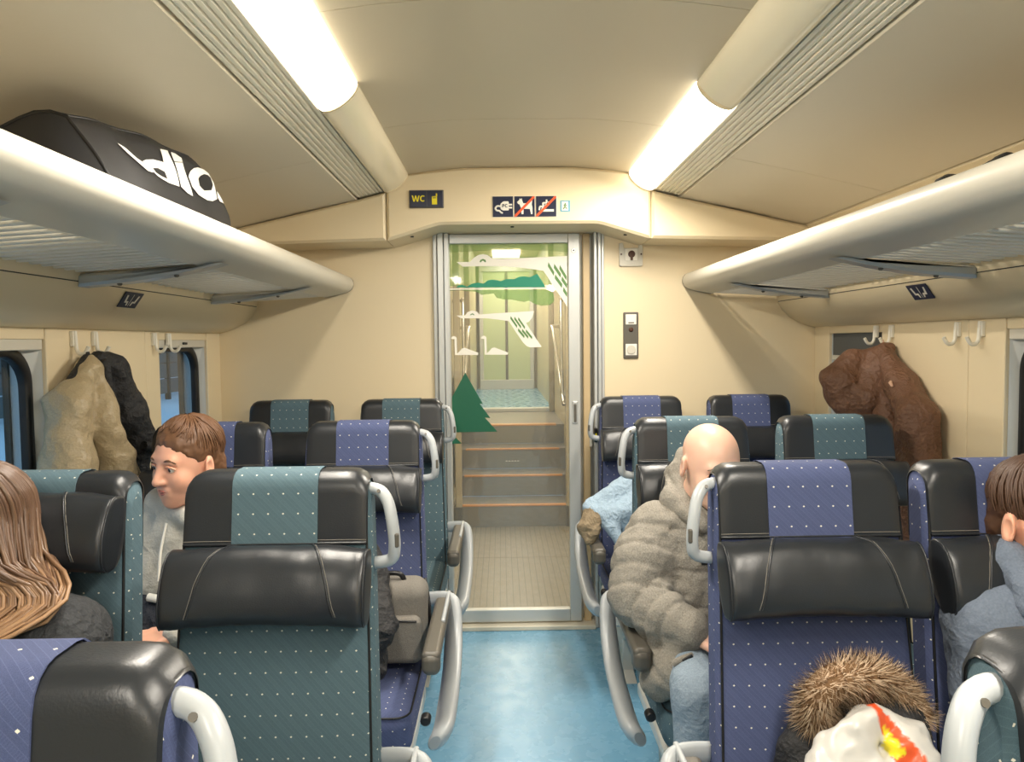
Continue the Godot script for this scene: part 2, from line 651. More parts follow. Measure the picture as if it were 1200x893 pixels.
func _ready() -> void:
	rng.seed = 11
	var cam := Camera3D.new()
	cam.name = "camera"
	add_child(cam)
	cam.position = Vector3(-0.087, 1.425, 0.0)
	cam.rotation_degrees = Vector3(-3.02, -0.8, -0.63)
	cam.fov = 54.23
	cam.near = 0.03
	cam.current = true
	var env := Environment.new()
	env.background_mode = Environment.BG_SKY
	var sky := Sky.new()
	var ps := ProceduralSkyMaterial.new()     # dusk over snow
	ps.sky_top_color = rgb(118, 172, 214)
	ps.sky_horizon_color = rgb(160, 192, 216)
	ps.ground_bottom_color = rgb(60, 80, 100)
	ps.ground_horizon_color = rgb(150, 180, 205)
	ps.sun_angle_max = 0.0
	ps.sky_energy_multiplier = 0.75
	sky.sky_material = ps
	env.sky = sky
	env.ambient_light_source = Environment.AMBIENT_SOURCE_DISABLED
	env.tonemap_mode = Environment.TONE_MAPPER_LINEAR
	env.tonemap_exposure = 2.65
	env.sdfgi_enabled = true
	env.ssao_enabled = true
	env.ssil_enabled = true
	var we := WorldEnvironment.new()
	we.name = "environment"
	we.environment = env
	add_child(we)
	make_materials()
	lamps()
	shell()
	side_walls()
	end_wall()
	vestibule()
	outside()
	racks()
	signs_and_fittings()
	all_seats()
	luggage()
	coats()
	people()


const LAMP_IN := Vector2(0.495, 2.18)
const LAMP_OUT := Vector2(0.602, 2.1)
const LAMP_Z := [-3.368, -2.2, -1.05, 0.1, 1.25, 2.55]

func lamp_profile(s: float, grow := 0.0) -> Array:
	# convex cover between the inner and the outer edge, bulging down into the aisle
	var mid := (LAMP_IN + LAMP_OUT) * 0.5
	var half := (LAMP_OUT - LAMP_IN) * 0.5
	var out := []
	var nrm := Vector2(half.y, -half.x).normalized()
	for k in 13:
		var a := PI * k / 12.0
		var p := mid - half * cos(a) + nrm * sin(a) * (0.024 + grow)
		out.append(Vector2(p.x * s, p.y))
	return out


func lamps() -> void:
	for side in 2:
		var s := -1.0 if side == 0 else 1.0
		var where := "left" if side == 0 else "right"
		for k in LAMP_Z.size() - 1:
			var lit := (k + side) % 2 == 1
			var z0: float = LAMP_Z[k] + 0.002
			var z1: float = LAMP_Z[k + 1] - 0.002
			var near: String = ["touching the header with the signs", "second from the header", "third from the header", "fourth from the header", "at the rear wall"][k]
			var t := thing("ceiling_lamp" if lit else "lamp_cover", "%s strip lamp on the %s side, %s" % ["lit white" if lit else "unlit cream", "black bag" if side == 0 else "empty rack", near], "ceiling lamp", Vector3(s * 0.55, 2.07, (z0 + z1) * 0.5), "strip lamps along the ceiling")
			var rows := []
			for z in [z0, z0 + 0.01, (z0 + z1) * 0.5, z1 - 0.01, z1]:
				var row := PackedVector3Array()
				for p in lamp_profile(s, 0.0 if z != z0 and z != z1 else -0.004):
					row.append(Vector3(p.x, p.y, z))
				rows.append(row)
			var m := MB.new()
			m.grid(rows)
			obj("diffuser", m, mats.lamp_glow if lit else mats.lamp_cover_off, t)
			for z in [z0, z1 - 0.004]:
				var cap := lamp_profile(s, 0.004)
				obj("end_cap", slab(cap, z, z + 0.004), mats.cream_panel, t)
			if lit:
				var a := AreaLight3D.new()
				a.name = "strip_light"
				a.area_size = Vector2(0.09, (z1 - z0) - 0.28)
				a.area_normalize_energy = true
				a.light_energy = 0.9
				a.light_color = rgb(255, 246, 232)
				a.area_range = 12.0
				a.shadow_enabled = true
				t.add_child(a)
				a.position = Vector3(s * 0.552, 2.09, (z0 + z1) * 0.5 + (0.1 if k == 0 else 0.0)) - t.position
				a.rotation_degrees = Vector3(-90, 0, 0)
				a.basis = Basis(Vector3.BACK, -s * 0.3) * a.basis


# ---------------------------------------------------------------- the coach itself

func setting(called: String, label: String) -> Node3D:
	var o := Node3D.new()
	o.name = numbered(called)
	add_child(o)
	tag(o, label, "", "", "structure")
	return o


func shell() -> void:
	var fl := setting("floor", "glossy light blue linoleum aisle floor")
	obj("linoleum", box(Vector3(-1.55, -0.08, END), Vector3(1.55, 0, REAR), 0.001), mats.floor_blue, fl)
	var seams := [END, -2.66, -1.74, -0.82, 0.1, 1.02, REAR]
	var ce := setting("ceiling", "cream middle ceiling of smooth panels between the strip lamps")
	for k in seams.size() - 1:
		var z0: float = seams[k] + 0.0015
		var z1: float = seams[k + 1] - 0.0015
		obj("panel", slab([Vector2(-0.496, 2.178), Vector2(-0.36, 2.196), Vector2(-0.24, 2.206), Vector2(-0.16, 2.207), Vector2(0.16, 2.207), Vector2(0.24, 2.206), Vector2(0.36, 2.196), Vector2(0.496, 2.178), Vector2(0.496, 2.24), Vector2(-0.496, 2.24)], z0, z1), mats.ceiling_panel, ce)
	obj("roof", box(Vector3(-1.6, 2.3, END - 0.1), Vector3(1.6, 2.34, REAR + 0.1), 0.001), mats.seam, ce)
	obj("backing", box(Vector3(-0.72, 2.24, END), Vector3(0.72, 2.27, REAR), 0.001), mats.seam, ce)
	for side in 2:
		var s := -1.0 if side == 0 else 1.0
		var sc := setting("ceiling", "greyish cream sloping ceiling panels above the %s luggage rack" % ("loaded" if side == 0 else "nearly empty"))
		var cross := [END, -2.66, -0.7, 1.1, REAR]
		for k in cross.size() - 1:
			var z0: float = cross[k] + 0.0015
			var z1: float = cross[k + 1] - 0.0015
			obj("panel", slab(mirror([Vector2(0.731, 2.068), Vector2(1.0, 2.012), Vector2(1.292, 1.942), Vector2(1.292, 1.965), Vector2(0.731, 2.09)], s), z0, z1, 0.0), mats.side_ceiling, sc)
		obj("backing", slab(mirror([Vector2(0.74, 2.2), Vector2(1.45, 2.0), Vector2(1.45, 2.03), Vector2(0.74, 2.23)], s), END, REAR), mats.seam, sc)
		# ribbed air outlet between lamp and panel: a base with five ribs
		var g := thing("air_grille", "long ribbed cream air grille beside the strip lamps, over the %s rack" % ("loaded" if side == 0 else "nearly empty"), "air vent", Vector3(s * 0.66, 2.07, -0.5), "ribbed air grilles along the ceiling")
		obj("tray", slab(mirror([Vector2(0.606, 2.106), Vector2(0.722, 2.082), Vector2(0.722, 2.092), Vector2(0.606, 2.116)], s), END + 0.002, REAR), mats.grille, g)
		for k in 7:
			var x := 0.6135 + 0.0172 * k
			var y := 2.1045 - (x - 0.6) * 0.213
			var w := 0.0077
			obj("rib", slab(mirror([Vector2(x - w, y + 0.004), Vector2(x - w * 0.8, y - 0.002), Vector2(x, y - 0.0035), Vector2(x + w * 0.8, y - 0.003), Vector2(x + w, y + 0.003)], s), END + 0.265, REAR - 0.01), mats.grille, g)
	var rw := setting("wall_rear", "plain cream wall closing the coach")
	obj("panel", box(Vector3(-1.6, -0.05, REAR), Vector3(1.6, 2.34, REAR + 0.08)), mats.cream_panel, rw)


func rr(z0: float, y0: float, z1: float, y1: float, r: float, x: float, seg := 8) -> PackedVector3Array:
	var out := PackedVector3Array()
	var cs := [Vector2(z1 - r, y1 - r), Vector2(z0 + r, y1 - r), Vector2(z0 + r, y0 + r), Vector2(z1 - r, y0 + r)]
	for q in 4:
		for k in seg + 1:
			var a := PI * 0.5 * (q + float(k) / seg)
			out.append(Vector3(x, cs[q].y + sin(a) * r, cs[q].x + cos(a) * r))
	return out


const WIN := [[-3.47, -2.99], [-2.25, -1.05], [-0.31, 0.89]]
const SILL := 0.66
const LINTEL := 1.445

func side_walls() -> void:
	var num := 0
	for side in 2:
		var s := -1.0 if side == 0 else 1.0
		var x0 := s * HALF
		var x1 := s * 1.56
		var nm := "left" if side == 0 else "right"
		var w := setting("wall_" + nm, "cream side wall panels with coat hooks, %s" % ("beige and black jacket side" if side == 0 else "brown jacket side"))
		var cuts := [[END, -3.47], [-2.99, -2.874 if side == 0 else -2.43], [-2.874 if side == 0 else -2.43, -2.25], [-1.05, -0.31], [0.89, REAR]]
		for c in cuts:
			obj("pillar_panel", box(Vector3(x0, SILL, c[0] + 0.0012), Vector3(x1, 1.5, c[1] - 0.0012), 0.004), mats.cream_panel, w)
		obj("lower_panel", box(Vector3(x0, 0, END), Vector3(x1, SILL, REAR), 0.004), mats.cream_panel, w)
		obj("backing", box(Vector3(x1, -0.05, -3.7), Vector3(x1 + s * 0.02, SILL, REAR), 0.002), mats.seam, w)
		for z in [[-3.7, -3.45], [-3.0, -2.24], [-1.06, -0.3], [0.88, REAR]]:
			obj("backing", box(Vector3(x1, SILL, z[0]), Vector3(x1 + s * 0.02, 1.5, z[1]), 0.002), mats.seam, w)
		# bulging cove under the rack and the upper wall behind it
		var cove := [Vector2(1.47, 1.478), Vector2(1.42, 1.487), Vector2(1.37, 1.505), Vector2(1.325, 1.53), Vector2(1.29, 1.563), Vector2(1.268, 1.6), Vector2(1.26, 1.635), Vector2(1.264, 1.655), Vector2(1.28, 1.668), Vector2(1.33, 1.672), Vector2(1.56, 1.672), Vector2(1.56, 1.478)]
		obj("cove", slab(mirror(cove, s), END, REAR), mats.cream_panel, w)
		obj("cove_seam", box(Vector3(s * 1.2655, 1.6055, END + 0.01), Vector3(s * 1.272, 1.6085, REAR), 0.0005), mats.seam, w)
		obj("upper_panel", slab(mirror([Vector2(1.3, 1.935), Vector2(1.318, 1.925), Vector2(1.34, 1.8), Vector2(1.36, 1.672), Vector2(1.42, 1.672), Vector2(1.42, 1.97), Vector2(1.3, 1.95)], s), END, REAR), mats.cream_panel, w)
		obj("outer_skin", box(Vector3(s * 1.56, 1.46, -3.72), Vector3(s * 1.6, 2.34, REAR + 0.1)), mats.seam, w)
		for k in WIN.size():
			num += 1
			var a: float = WIN[k][0] + 0.002
			var b: float = WIN[k][1] - 0.002
			var seen: String = ["narrow window by the end wall", "wide window with rounded black seal", "wide window beside the rear seats"][k]
			var wn := setting("window_%d" % num, "%s on the %s jacket side" % [seen, "beige" if side == 0 else "brown"])
			var m := MB.new()                     # light grey reveal
			var o1 := rr(a, SILL, b, LINTEL, 0.004, s * 1.462)
			var o2 := rr(a + 0.008, SILL + 0.02, b - 0.008, LINTEL - 0.02, 0.1, s * 1.49)
			var o3 := rr(a + 0.008, SILL + 0.02, b - 0.008, LINTEL - 0.02, 0.1, s * 1.515)
			m.grid([rr(a, SILL, b, LINTEL, 0.004, s * 1.56), o1], true)
			m.grid([o1, o2], true); m.grid([o2, o3], true)
			obj("reveal", m, mats.window_reveal, wn)
			m = MB.new()                          # black rubber seal
			var rows := []
			for q in [[0.008, 1.492], [0.014, 1.485], [0.032, 1.486], [0.036, 1.494], [0.037, 1.513]]:
				rows.append(rr(a + q[0], SILL + q[0], b - q[0], LINTEL - q[0] - 0.012, 0.1 - q[0] * 0.2, s * q[1]))
			m.grid(rows, true)
			obj("seal", m, mats.rubber, wn)
			obj("pane", box(Vector3(s * 1.512, SILL + 0.03, a + 0.025), Vector3(s * 1.516, LINTEL - 0.04, b - 0.025), 0.0005), mats.window_glass, wn)
			obj("lintel", box(Vector3(s * 1.452, LINTEL + 0.002, a), Vector3(x1, 1.5, b), 0.003), mats.cream_panel, wn)
			var with_box: bool = side == 0 or k > 0
			var bl: Node3D = wn
			if with_box: bl = obj("blind_box", box(Vector3(s * 1.456, 1.415, a + 0.004), Vector3(s * 1.5, LINTEL + 0.018, b - 0.004), 0.004), mats.rack_grey, wn)
			if k == 0 and with_box:
				obj("latch", box(Vector3(s * 1.45, 1.428, -3.26), Vector3(s * 1.457, 1.438, -3.22), 0.002), mats.black_plastic, bl)
			if side == 1 and k == 0:
				obj("roller_blind", box(Vector3(s * 1.462, 1.345, a + 0.012), Vector3(s * 1.465, 1.475, b - 0.012), 0.001), mats.blind_grey, wn)
				obj("blind_bar", box(Vector3(s * 1.458, 1.325, a + 0.012), Vector3(s * 1.469, 1.347, b - 0.012), 0.003), mats.rack_grey, wn)


func end_wall() -> void:
	var w := setting("wall_end", "cream end wall around the sliding glass door")
	for s in [-1.0, 1.0]:
		obj("panel", box(Vector3(s * 0.412, -0.05, END), Vector3(s * 1.56, 2.32, END - 0.09), 0.003), mats.cream_panel, w)
	obj("panel", box(Vector3(-0.412, 1.951, END), Vector3(0.412, 2.32, END - 0.09), 0.003), mats.cream_panel, w)
	# header box under the ceiling, in three pieces
	var top := [Vector2(0.594, 2.104), Vector2(0.5, 2.18), Vector2(0.36, 2.195), Vector2(0.24, 2.205), Vector2(-0.24, 2.205), Vector2(-0.36, 2.195), Vector2(-0.5, 2.18), Vector2(-0.594, 2.104)]
	var mid := [Vector2(-0.594, 1.885), Vector2(-0.575, 1.888), Vector2(-0.385, 1.946), Vector2(-0.36, 1.952), Vector2(-0.33, 1.954), Vector2(0.33, 1.954), Vector2(0.36, 1.952), Vector2(0.385, 1.946), Vector2(0.575, 1.888), Vector2(0.594, 1.885)]
	var hd := setting("trim_1", "cream header box over the glass door carrying the signs")
	obj("casing", slab(mid + top, END, -3.37, 0.012), mats.cream_panel, hd)
	for x in [-0.49, -0.03, 0.49]:
		var y := 1.952 if x > -0.1 and x < 0.1 else 1.911
		var m := MB.new()
		m.rbox(Vector3(x, y, -3.45), Vector3(0.016, 0.006, 0.008), 0.002, 1)
		obj("screw_cap", m, mats.black_plastic, hd)
	for s in [-1.0, 1.0]:
		var sd := setting("trim_%d" % (2 if s < 0 else 3), "cream side piece of the header box beside the %s rack" % ("loaded" if s < 0 else "nearly empty"))
		obj("casing", slab(mirror([Vector2(0.597, 1.885), Vector2(1.33, 1.868), Vector2(1.33, 1.93), Vector2(1.29, 1.939), Vector2(0.725, 2.066), Vector2(0.597, 2.1)], s), END, -3.37, 0.012), mats.cream_panel, sd)
	# door posts
	var fr := setting("trim_4", "grey aluminium posts and sill round the sliding door")
	for p in [[-0.412, -0.392, -3.617], [-0.39, -0.362, -3.603], [-0.36, -0.337, -3.622], [0.366, 0.382, -3.62], [0.384, 0.4, -3.605], [0.402, 0.416, -3.617]]:
		obj("post", box(Vector3(p[0], 0, p[2]), Vector3(p[1], 1.952, END - 0.09), 0.004, 2), mats.alu, fr)
	obj("sill", box(Vector3(-0.36, 0, -3.6), Vector3(0.366, 0.022, END - 0.09), 0.004, 2), mats.sill_cream, fr)
	obj("pocket_strip", box(Vector3(0.318, 0.022, -3.66), Vector3(0.35, 1.95, -3.7), 0.002), mats.pocket, fr)
	obj("pocket_back", box(Vector3(0.29, 0.022, -3.712), Vector3(0.37, 1.95, -3.722), 0.002), mats.alu, fr)
	obj("pocket_hinge", box(Vector3(0.345, 0.9, -3.655), Vector3(0.358, 0.98, -3.68), 0.003), mats.rack_grey, fr)
	var lk := obj("button_plate", box(Vector3(0.362, 0.93, -3.6), Vector3(0.378, 1.0, -3.622), 0.004, 2), mats.black_plastic, fr)
	obj("button", box(Vector3(0.366, 0.955, -3.597), Vector3(0.374, 0.975, -3.602), 0.003, 2), mats.sign_yellow, lk)
	# the sliding leaf
	var d := setting("door_1", "sliding glass door with bird and spruce film, aluminium frame")
	var zf := -3.64
	var zb := -3.68
	obj("stile", box(Vector3(0.243, 0.03, zf), Vector3(0.3, 1.948, zb), 0.004, 2), mats.alu, d)
	obj("stile", box(Vector3(-0.352, 0.03, zf), Vector3(-0.334, 1.948, zb), 0.004, 2), mats.alu, d)
	obj("rail", box(Vector3(-0.334, 1.902, zf), Vector3(0.243, 1.948, zb), 0.004, 2), mats.alu, d)
	obj("rail", box(Vector3(-0.334, 0.03, zf), Vector3(0.243, 0.092, zb), 0.004, 2), mats.alu, d)
	obj("pane", box(Vector3(-0.334, 0.092, -3.662), Vector3(0.243, 1.902, -3.658), 0.0005), mats.clear_glass, d)
	var hr := MB.new()
	hr.rbox(Vector3(0.272, 1.075, zf + 0.001), Vector3(0.026, 0.112, 0.012), 0.012, 3)
	var hd2 := obj("pull_handle", hr, mats.alu, d)
	hr = MB.new()
	hr.rbox(Vector3(0.272, 1.072, zf + 0.006), Vector3(0.014, 0.09, 0.006), 0.007, 3)
	obj("finger_recess", hr, mats.pad_grey, hd2)
	var lock := MB.new()
	lock.lathe([Vector2(0.011, 0), Vector2(0.011, 0.003), Vector2(0.009, 0.004)], Transform3D(Basis(Vector3.RIGHT, PI * 0.5), Vector3(0.27, 1.865, zf)))
	var lo := obj("lock", lock, mats.steel, d)
	lock = MB.new()
	lock.lathe([Vector2(0.005, 0), Vector2(0.005, 0.002)], Transform3D(Basis(Vector3.RIGHT, PI * 0.5), Vector3(0.27, 1.865, zf + 0.004)))
	obj("key_slot", lock, mats.black_plastic, lo)
	door_film(d)


func film(called: String, pts: Array, m: Material, parent: Node, z: float) -> void:
	obj(called, slab(pts, z, z + 0.0006), m, parent)


func door_film(d: Node3D) -> void:
	var zf := -3.6575
	film("green_film", [Vector2(-0.334, 1.7), Vector2(0.243, 1.7), Vector2(0.243, 1.902), Vector2(-0.334, 1.902)], mats.film_green, d, zf)
	film("green_film", [Vector2(-0.334, 1.862), Vector2(-0.2, 1.868), Vector2(0.0, 1.872), Vector2(0.15, 1.866), Vector2(0.243, 1.858), Vector2(0.243, 1.902), Vector2(-0.334, 1.902)], mats.film_green, d, zf + 0.001)
	film("lake_reflection", [Vector2(-0.334, 1.676), Vector2(-0.293, 1.679), Vector2(-0.203, 1.671), Vector2(-0.181, 1.655), Vector2(-0.121, 1.662), Vector2(-0.106, 1.64), Vector2(-0.062, 1.63), Vector2(-0.039, 1.632), Vector2(-0.002, 1.624), Vector2(0.028, 1.619), Vector2(0.051, 1.625), Vector2(0.073, 1.612), Vector2(0.11, 1.6), Vector2(0.155, 1.603), Vector2(0.175, 1.622), Vector2(0.171, 1.659), Vector2(0.141, 1.678), Vector2(-0.334, 1.68)], mats.film_reflection, d, zf)
	film("forest_film", [Vector2(-0.304, 1.692), Vector2(-0.292, 1.703), Vector2(-0.274, 1.705), Vector2(-0.251, 1.696), Vector2(-0.225, 1.711), Vector2(-0.195, 1.715), Vector2(-0.169, 1.71), Vector2(-0.15, 1.725), Vector2(-0.128, 1.729), Vector2(-0.102, 1.726), Vector2(-0.087, 1.721), Vector2(-0.06, 1.73), Vector2(-0.038, 1.731), Vector2(-0.019, 1.73), Vector2(0.003, 1.741), Vector2(0.026, 1.744), Vector2(0.056, 1.739), Vector2(0.093, 1.755), Vector2(0.113, 1.725), Vector2(0.134, 1.689)], mats.film_forest, d, zf + 0.002)
	film("shore_line", [Vector2(-0.334, 1.688), Vector2(0.175, 1.688), Vector2(0.175, 1.682), Vector2(-0.334, 1.682)], mats.sign_white, d, zf + 0.002)
	var b1 := [Vector2(-0.3, 1.816), Vector2(-0.235, 1.815), Vector2(-0.216, 1.835), Vector2(-0.193, 1.849), Vector2(-0.171, 1.853), Vector2(-0.149, 1.848), Vector2(-0.127, 1.832), Vector2(-0.074, 1.829), Vector2(0.098, 1.835), Vector2(0.24, 1.84), Vector2(0.24, 1.591), Vector2(0.216, 1.629), Vector2(0.171, 1.693), Vector2(0.142, 1.742), Vector2(0.123, 1.769), Vector2(0.082, 1.776), Vector2(-0.008, 1.788), Vector2(-0.105, 1.794), Vector2(-0.179, 1.795), Vector2(-0.269, 1.793)]
	film("flying_bird", b1, mats.sign_white, d, zf + 0.003)
	film("bird_eye", [Vector2(-0.188, 1.814), Vector2(-0.183, 1.825), Vector2(-0.171, 1.83), Vector2(-0.159, 1.825), Vector2(-0.156, 1.814), Vector2(-0.164, 1.814), Vector2(-0.166, 1.819), Vector2(-0.171, 1.821), Vector2(-0.177, 1.819), Vector2(-0.18, 1.814)], mats.feather_green, d, zf + 0.004)
	for q in [[0.148, 1.811, 0.176, 1.763], [0.181, 1.752, 0.215, 1.704], [0.177, 1.803, 0.209, 1.754], [0.214, 1.742, 0.239, 1.703], [0.204, 1.797, 0.237, 1.741], [0.221, 1.69, 0.239, 1.66]]:
		film("feather", [Vector2(q[0], q[1]), Vector2(q[2], q[3]), Vector2(q[2] - 0.002, q[3] - 0.02), Vector2(q[0] - 0.003, q[1] - 0.02)], mats.feather_green, d, zf + 0.004)
	film("flying_bird", [Vector2(-0.304, 1.556), Vector2(-0.261, 1.557), Vector2(-0.25, 1.572), Vector2(-0.227, 1.58), Vector2(-0.205, 1.574), Vector2(-0.191, 1.56), Vector2(-0.115, 1.565), Vector2(-0.01, 1.57), Vector2(0.077, 1.574), Vector2(0.065, 1.541), Vector2(0.05, 1.522), Vector2(0.036, 1.517), Vector2(0.057, 1.481), Vector2(0.112, 1.398), Vector2(0.056, 1.396), Vector2(0.037, 1.403), Vector2(0.019, 1.422), Vector2(-0.011, 1.467), Vector2(-0.033, 1.501), Vector2(-0.048, 1.526), Vector2(-0.108, 1.535), Vector2(-0.16, 1.541), Vector2(-0.28, 1.542)], mats.sign_white, d, zf + 0.003)
	film("bird_eye", [Vector2(-0.239, 1.557), Vector2(-0.233, 1.563), Vector2(-0.226, 1.566), Vector2(-0.22, 1.563), Vector2(-0.215, 1.557), Vector2(-0.221, 1.557), Vector2(-0.226, 1.561), Vector2(-0.233, 1.557)], mats.feather_green, d, zf + 0.004)
	for k in 3:
		for q in [Vector4(-0.039, 1.551, -0.007, 1.504), Vector4(-0.002, 1.491, 0.028, 1.454)]:
			var o := Vector2(0.019 * k, -0.003 * k)
			film("feather", [Vector2(q.x, q.y) + o, Vector2(q.z, q.w) + o, Vector2(q.z - 0.002, q.w - 0.012) + o, Vector2(q.x - 0.002, q.y - 0.013) + o], mats.feather_green, d, zf + 0.004)
	for sx in [0.0, 0.146]:
		film("swan", [Vector2(-0.333 + sx, 1.443), Vector2(-0.326 + sx, 1.454), Vector2(-0.315 + sx, 1.456), Vector2(-0.305 + sx, 1.448), Vector2(-0.304 + sx, 1.37), Vector2(-0.292 + sx, 1.38), Vector2(-0.28 + sx, 1.394), Vector2(-0.266 + sx, 1.398), Vector2(-0.199 + sx, 1.372), Vector2(-0.202 + sx, 1.362), Vector2(-0.314 + sx, 1.363), Vector2(-0.316 + sx, 1.44)], mats.sign_white, d, zf + 0.003)
	film("spruce", [Vector2(-0.265, 1.276), Vector2(-0.181, 1.121), Vector2(-0.196, 1.122), Vector2(-0.145, 1.051), Vector2(-0.172, 1.053), Vector2(-0.111, 0.983), Vector2(-0.333, 0.982), Vector2(-0.332, 1.156)], mats.film_spruce, d, zf + 0.003)
	film("spruce", [Vector2(-0.331, 0.97), Vector2(-0.287, 0.926), Vector2(-0.334, 0.925)], mats.film_spruce, d, zf + 0.003)


# ---------------------------------------------------------------- stairs behind the door

func vestibule() -> void:
	var f := setting("floor", "grey brown ribbed landing floor behind the glass door")
	obj("ribbed_sheet", box(Vector3(-0.95, -0.06, -4.853), Vector3(0.95, 0, END - 0.09), 0.001), mats.landing_floor, f)
	obj("ribbed_sheet", box(Vector3(-0.95, -0.06, -5.7), Vector3(0.95, 0, -4.857), 0.001), mats.landing_floor, f)
	var w := setting("wall_vestibule", "beige grey walls around the landing and stairs behind the glass door")
	for s in [-1.0, 1.0]:
		obj("side_wall", box(Vector3(s * 0.95, -0.06, END - 0.09), Vector3(s * 1.0, 2.3, -5.7), 0.002), mats.vest_wall, w)
		obj("front_wall", box(Vector3(s * 0.47, 0, -5.68), Vector3(s * 1.0, 2.3, -5.74), 0.004), mats.vest_wall, w)
		obj("stair_wall", box(Vector3(s * 0.47, 0, -5.7), Vector3(s * 0.52, 2.75, -11.8), 0.004), mats.vest_wall, w)
		obj("corner_post", box(Vector3(s * 0.4, 0.0, -5.66), Vector3(s * 0.45, 2.2, -5.72), 0.01, 2), mats.vest_post, w)
		obj("corner_post", box(Vector3(s * 0.415, 0.68, -7.85), Vector3(s * 0.47, 2.75, -7.95), 0.01, 2), mats.vest_post, w)
		obj("plinth", box(Vector3(s * 0.4, 0, -5.655), Vector3(s * 0.46, 0.16, -5.69), 0.004), mats.pad_grey, w)
	obj("landing_ceiling", box(Vector3(-1.0, 2.24, END - 0.09), Vector3(1.0, 2.3, -5.72), 0.002), mats.cream_panel, w)
	obj("stair_ceiling", box(Vector3(-0.52, 2.72, -5.7), Vector3(0.52, 2.78, -11.8), 0.002), mats.cream_panel, w)
	obj("stair_header", box(Vector3(-0.52, 2.24, -5.7), Vector3(0.52, 2.78, -5.74), 0.002), mats.cream_panel, w)
	obj("far_wall", box(Vector3(-0.52, 0.6, -11.75), Vector3(0.52, 2.78, -11.8), 0.002), mats.vest_wall, w)
	var st := setting("stairs", "grey stairs with brass coloured step edges behind the glass door")
	for k in 4:
		var y := 0.17 * (k + 1)
		var z := -5.68 - 0.33 * k
		var back := z - 0.33 if k < 3 else -7.88
		obj("step", box(Vector3(-0.47, 0.0 if k == 0 else y - 0.17, z), Vector3(0.47, y, back), 0.003), mats.step_grey, st)
		obj("step_edge", box(Vector3(-0.4, y - 0.012, z + 0.006), Vector3(0.4, y + 0.003, z - 0.03 - (0.06 if k == 3 else 0.0)), 0.003), mats.brass, st)
		if k == 1:
			for j in 5:
				obj("scuff", box(Vector3(-0.06 + j * 0.025, y + 0.06, z - 0.329), Vector3(-0.045 + j * 0.025, y + 0.066, z - 0.331), 0.0004), mats.sign_white, st)
	obj("threshold", box(Vector3(-0.42, 0.68, -7.88), Vector3(0.42, 0.72, -8.0), 0.006, 2), mats.alu, st)
	var uf := setting("floor", "bluish upper corridor floor at the top of the stairs")
	obj("linoleum", box(Vector3(-0.5, 0.6, -11.78), Vector3(0.5, 0.69, -7.9), 0.002), mats.floor_blue, uf)
	# far door at the end of the upper corridor
	var d := setting("door_2", "far pale green door panes in an aluminium frame beyond the stairs")
	for p in [[-0.42, -0.36], [0.36, 0.42], [-0.02, 0.02]]:
		obj("stile", box(Vector3(p[0], 0.69, -11.5), Vector3(p[1], 2.62, -11.56), 0.006), mats.alu if absf(p[0]) > 0.1 else mats.pad_grey, d)
	obj("rail", box(Vector3(-0.42, 0.69, -11.49), Vector3(0.42, 0.84, -11.56), 0.006), mats.alu, d)
	obj("rail", box(Vector3(-0.42, 2.5, -11.49), Vector3(0.42, 2.65, -11.56), 0.006), mats.alu, d)
	for s in [-1.0, 1.0]:
		obj("pane", box(Vector3(s * 0.02, 0.84, -11.52), Vector3(s * 0.36, 2.5, -11.53), 0.001), mats.pane_green, d)
	# handrails
	for s in [-1.0, 1.0]:
		var r := thing("handrail", "slanting steel handrail on the %s side of the stairs behind the glass" % ("spruce" if s < 0 else "lock"), "handrail", Vector3(s * 0.4, 0.6, -6.0), "stair handrails")
		var m := MB.new()
		m.tube(smooth_path([Vector3(s * 0.47, 0.95, -5.72), Vector3(s * 0.4, 0.95, -5.7), Vector3(s * 0.385, 1.0, -5.76), Vector3(s * 0.385, 1.5, -6.7), Vector3(s * 0.385, 1.56, -6.95), Vector3(s * 0.47, 1.56, -7.0)], 6), 0.016, 10)
		obj("tube", m, mats.steel, r)
		m = MB.new()
		m.tube(smooth_path([Vector3(s * 0.47, 1.75, -5.9), Vector3(s * 0.4, 1.75, -5.9), Vector3(s * 0.385, 1.7, -5.88), Vector3(s * 0.385, 1.05, -5.78), Vector3(s * 0.4, 1.0, -5.77), Vector3(s * 0.47, 1.0, -5.77)], 6), 0.013, 10)
		obj("grab_loop", m, mats.steel, r)
		var pl := MB.new()
		pl.extrude(PackedVector2Array([Vector2(5.74, 0.3), Vector2(5.8, 1.15), Vector2(6.1, 1.2), Vector2(6.1, 0.7), Vector2(5.9, 0.35)]), Transform3D(Basis(Vector3(0, 0, -1), Vector3.UP, Vector3(s, 0, 0)), Vector3(s * 0.452, 0, 0)), 0.012, 0.002)
		obj("guard_plate", pl, mats.vest_post, r)
	for q in [[Vector3(0.25, 2.225, -4.65), Vector2(0.5, 0.9), 0.8], [Vector3(0, 2.7, -8.6), Vector2(0.4, 1.6), 0.45], [Vector3(0, 2.7, -10.9), Vector2(0.4, 0.8), 0.35], [Vector3(0, 2.7, -6.6), Vector2(0.4, 0.6), 0.28]]:
		var t := thing("vestibule_lamp", "flat white ceiling lamp %s" % ("over the landing behind the door" if q[0].z > -5 else ("over the stairs" if q[0].z > -7 else ("over the middle of the upper corridor" if q[0].z > -9 else "in front of the far green door"))), "ceiling lamp", q[0], "lamps behind the glass door")
		obj("panel", box(q[0] + Vector3(-q[1].x * 0.5, -0.012, -q[1].y * 0.5), q[0] + Vector3(q[1].x * 0.5, 0.012, q[1].y * 0.5), 0.004), mats.lamp_glow, t)
		var a := AreaLight3D.new()
		a.name = "panel_light"
		a.area_size = q[1] * 0.9
		a.area_normalize_energy = true
		a.light_energy = q[2]
		a.light_color = rgb(255, 244, 222)
		a.area_range = 12.0
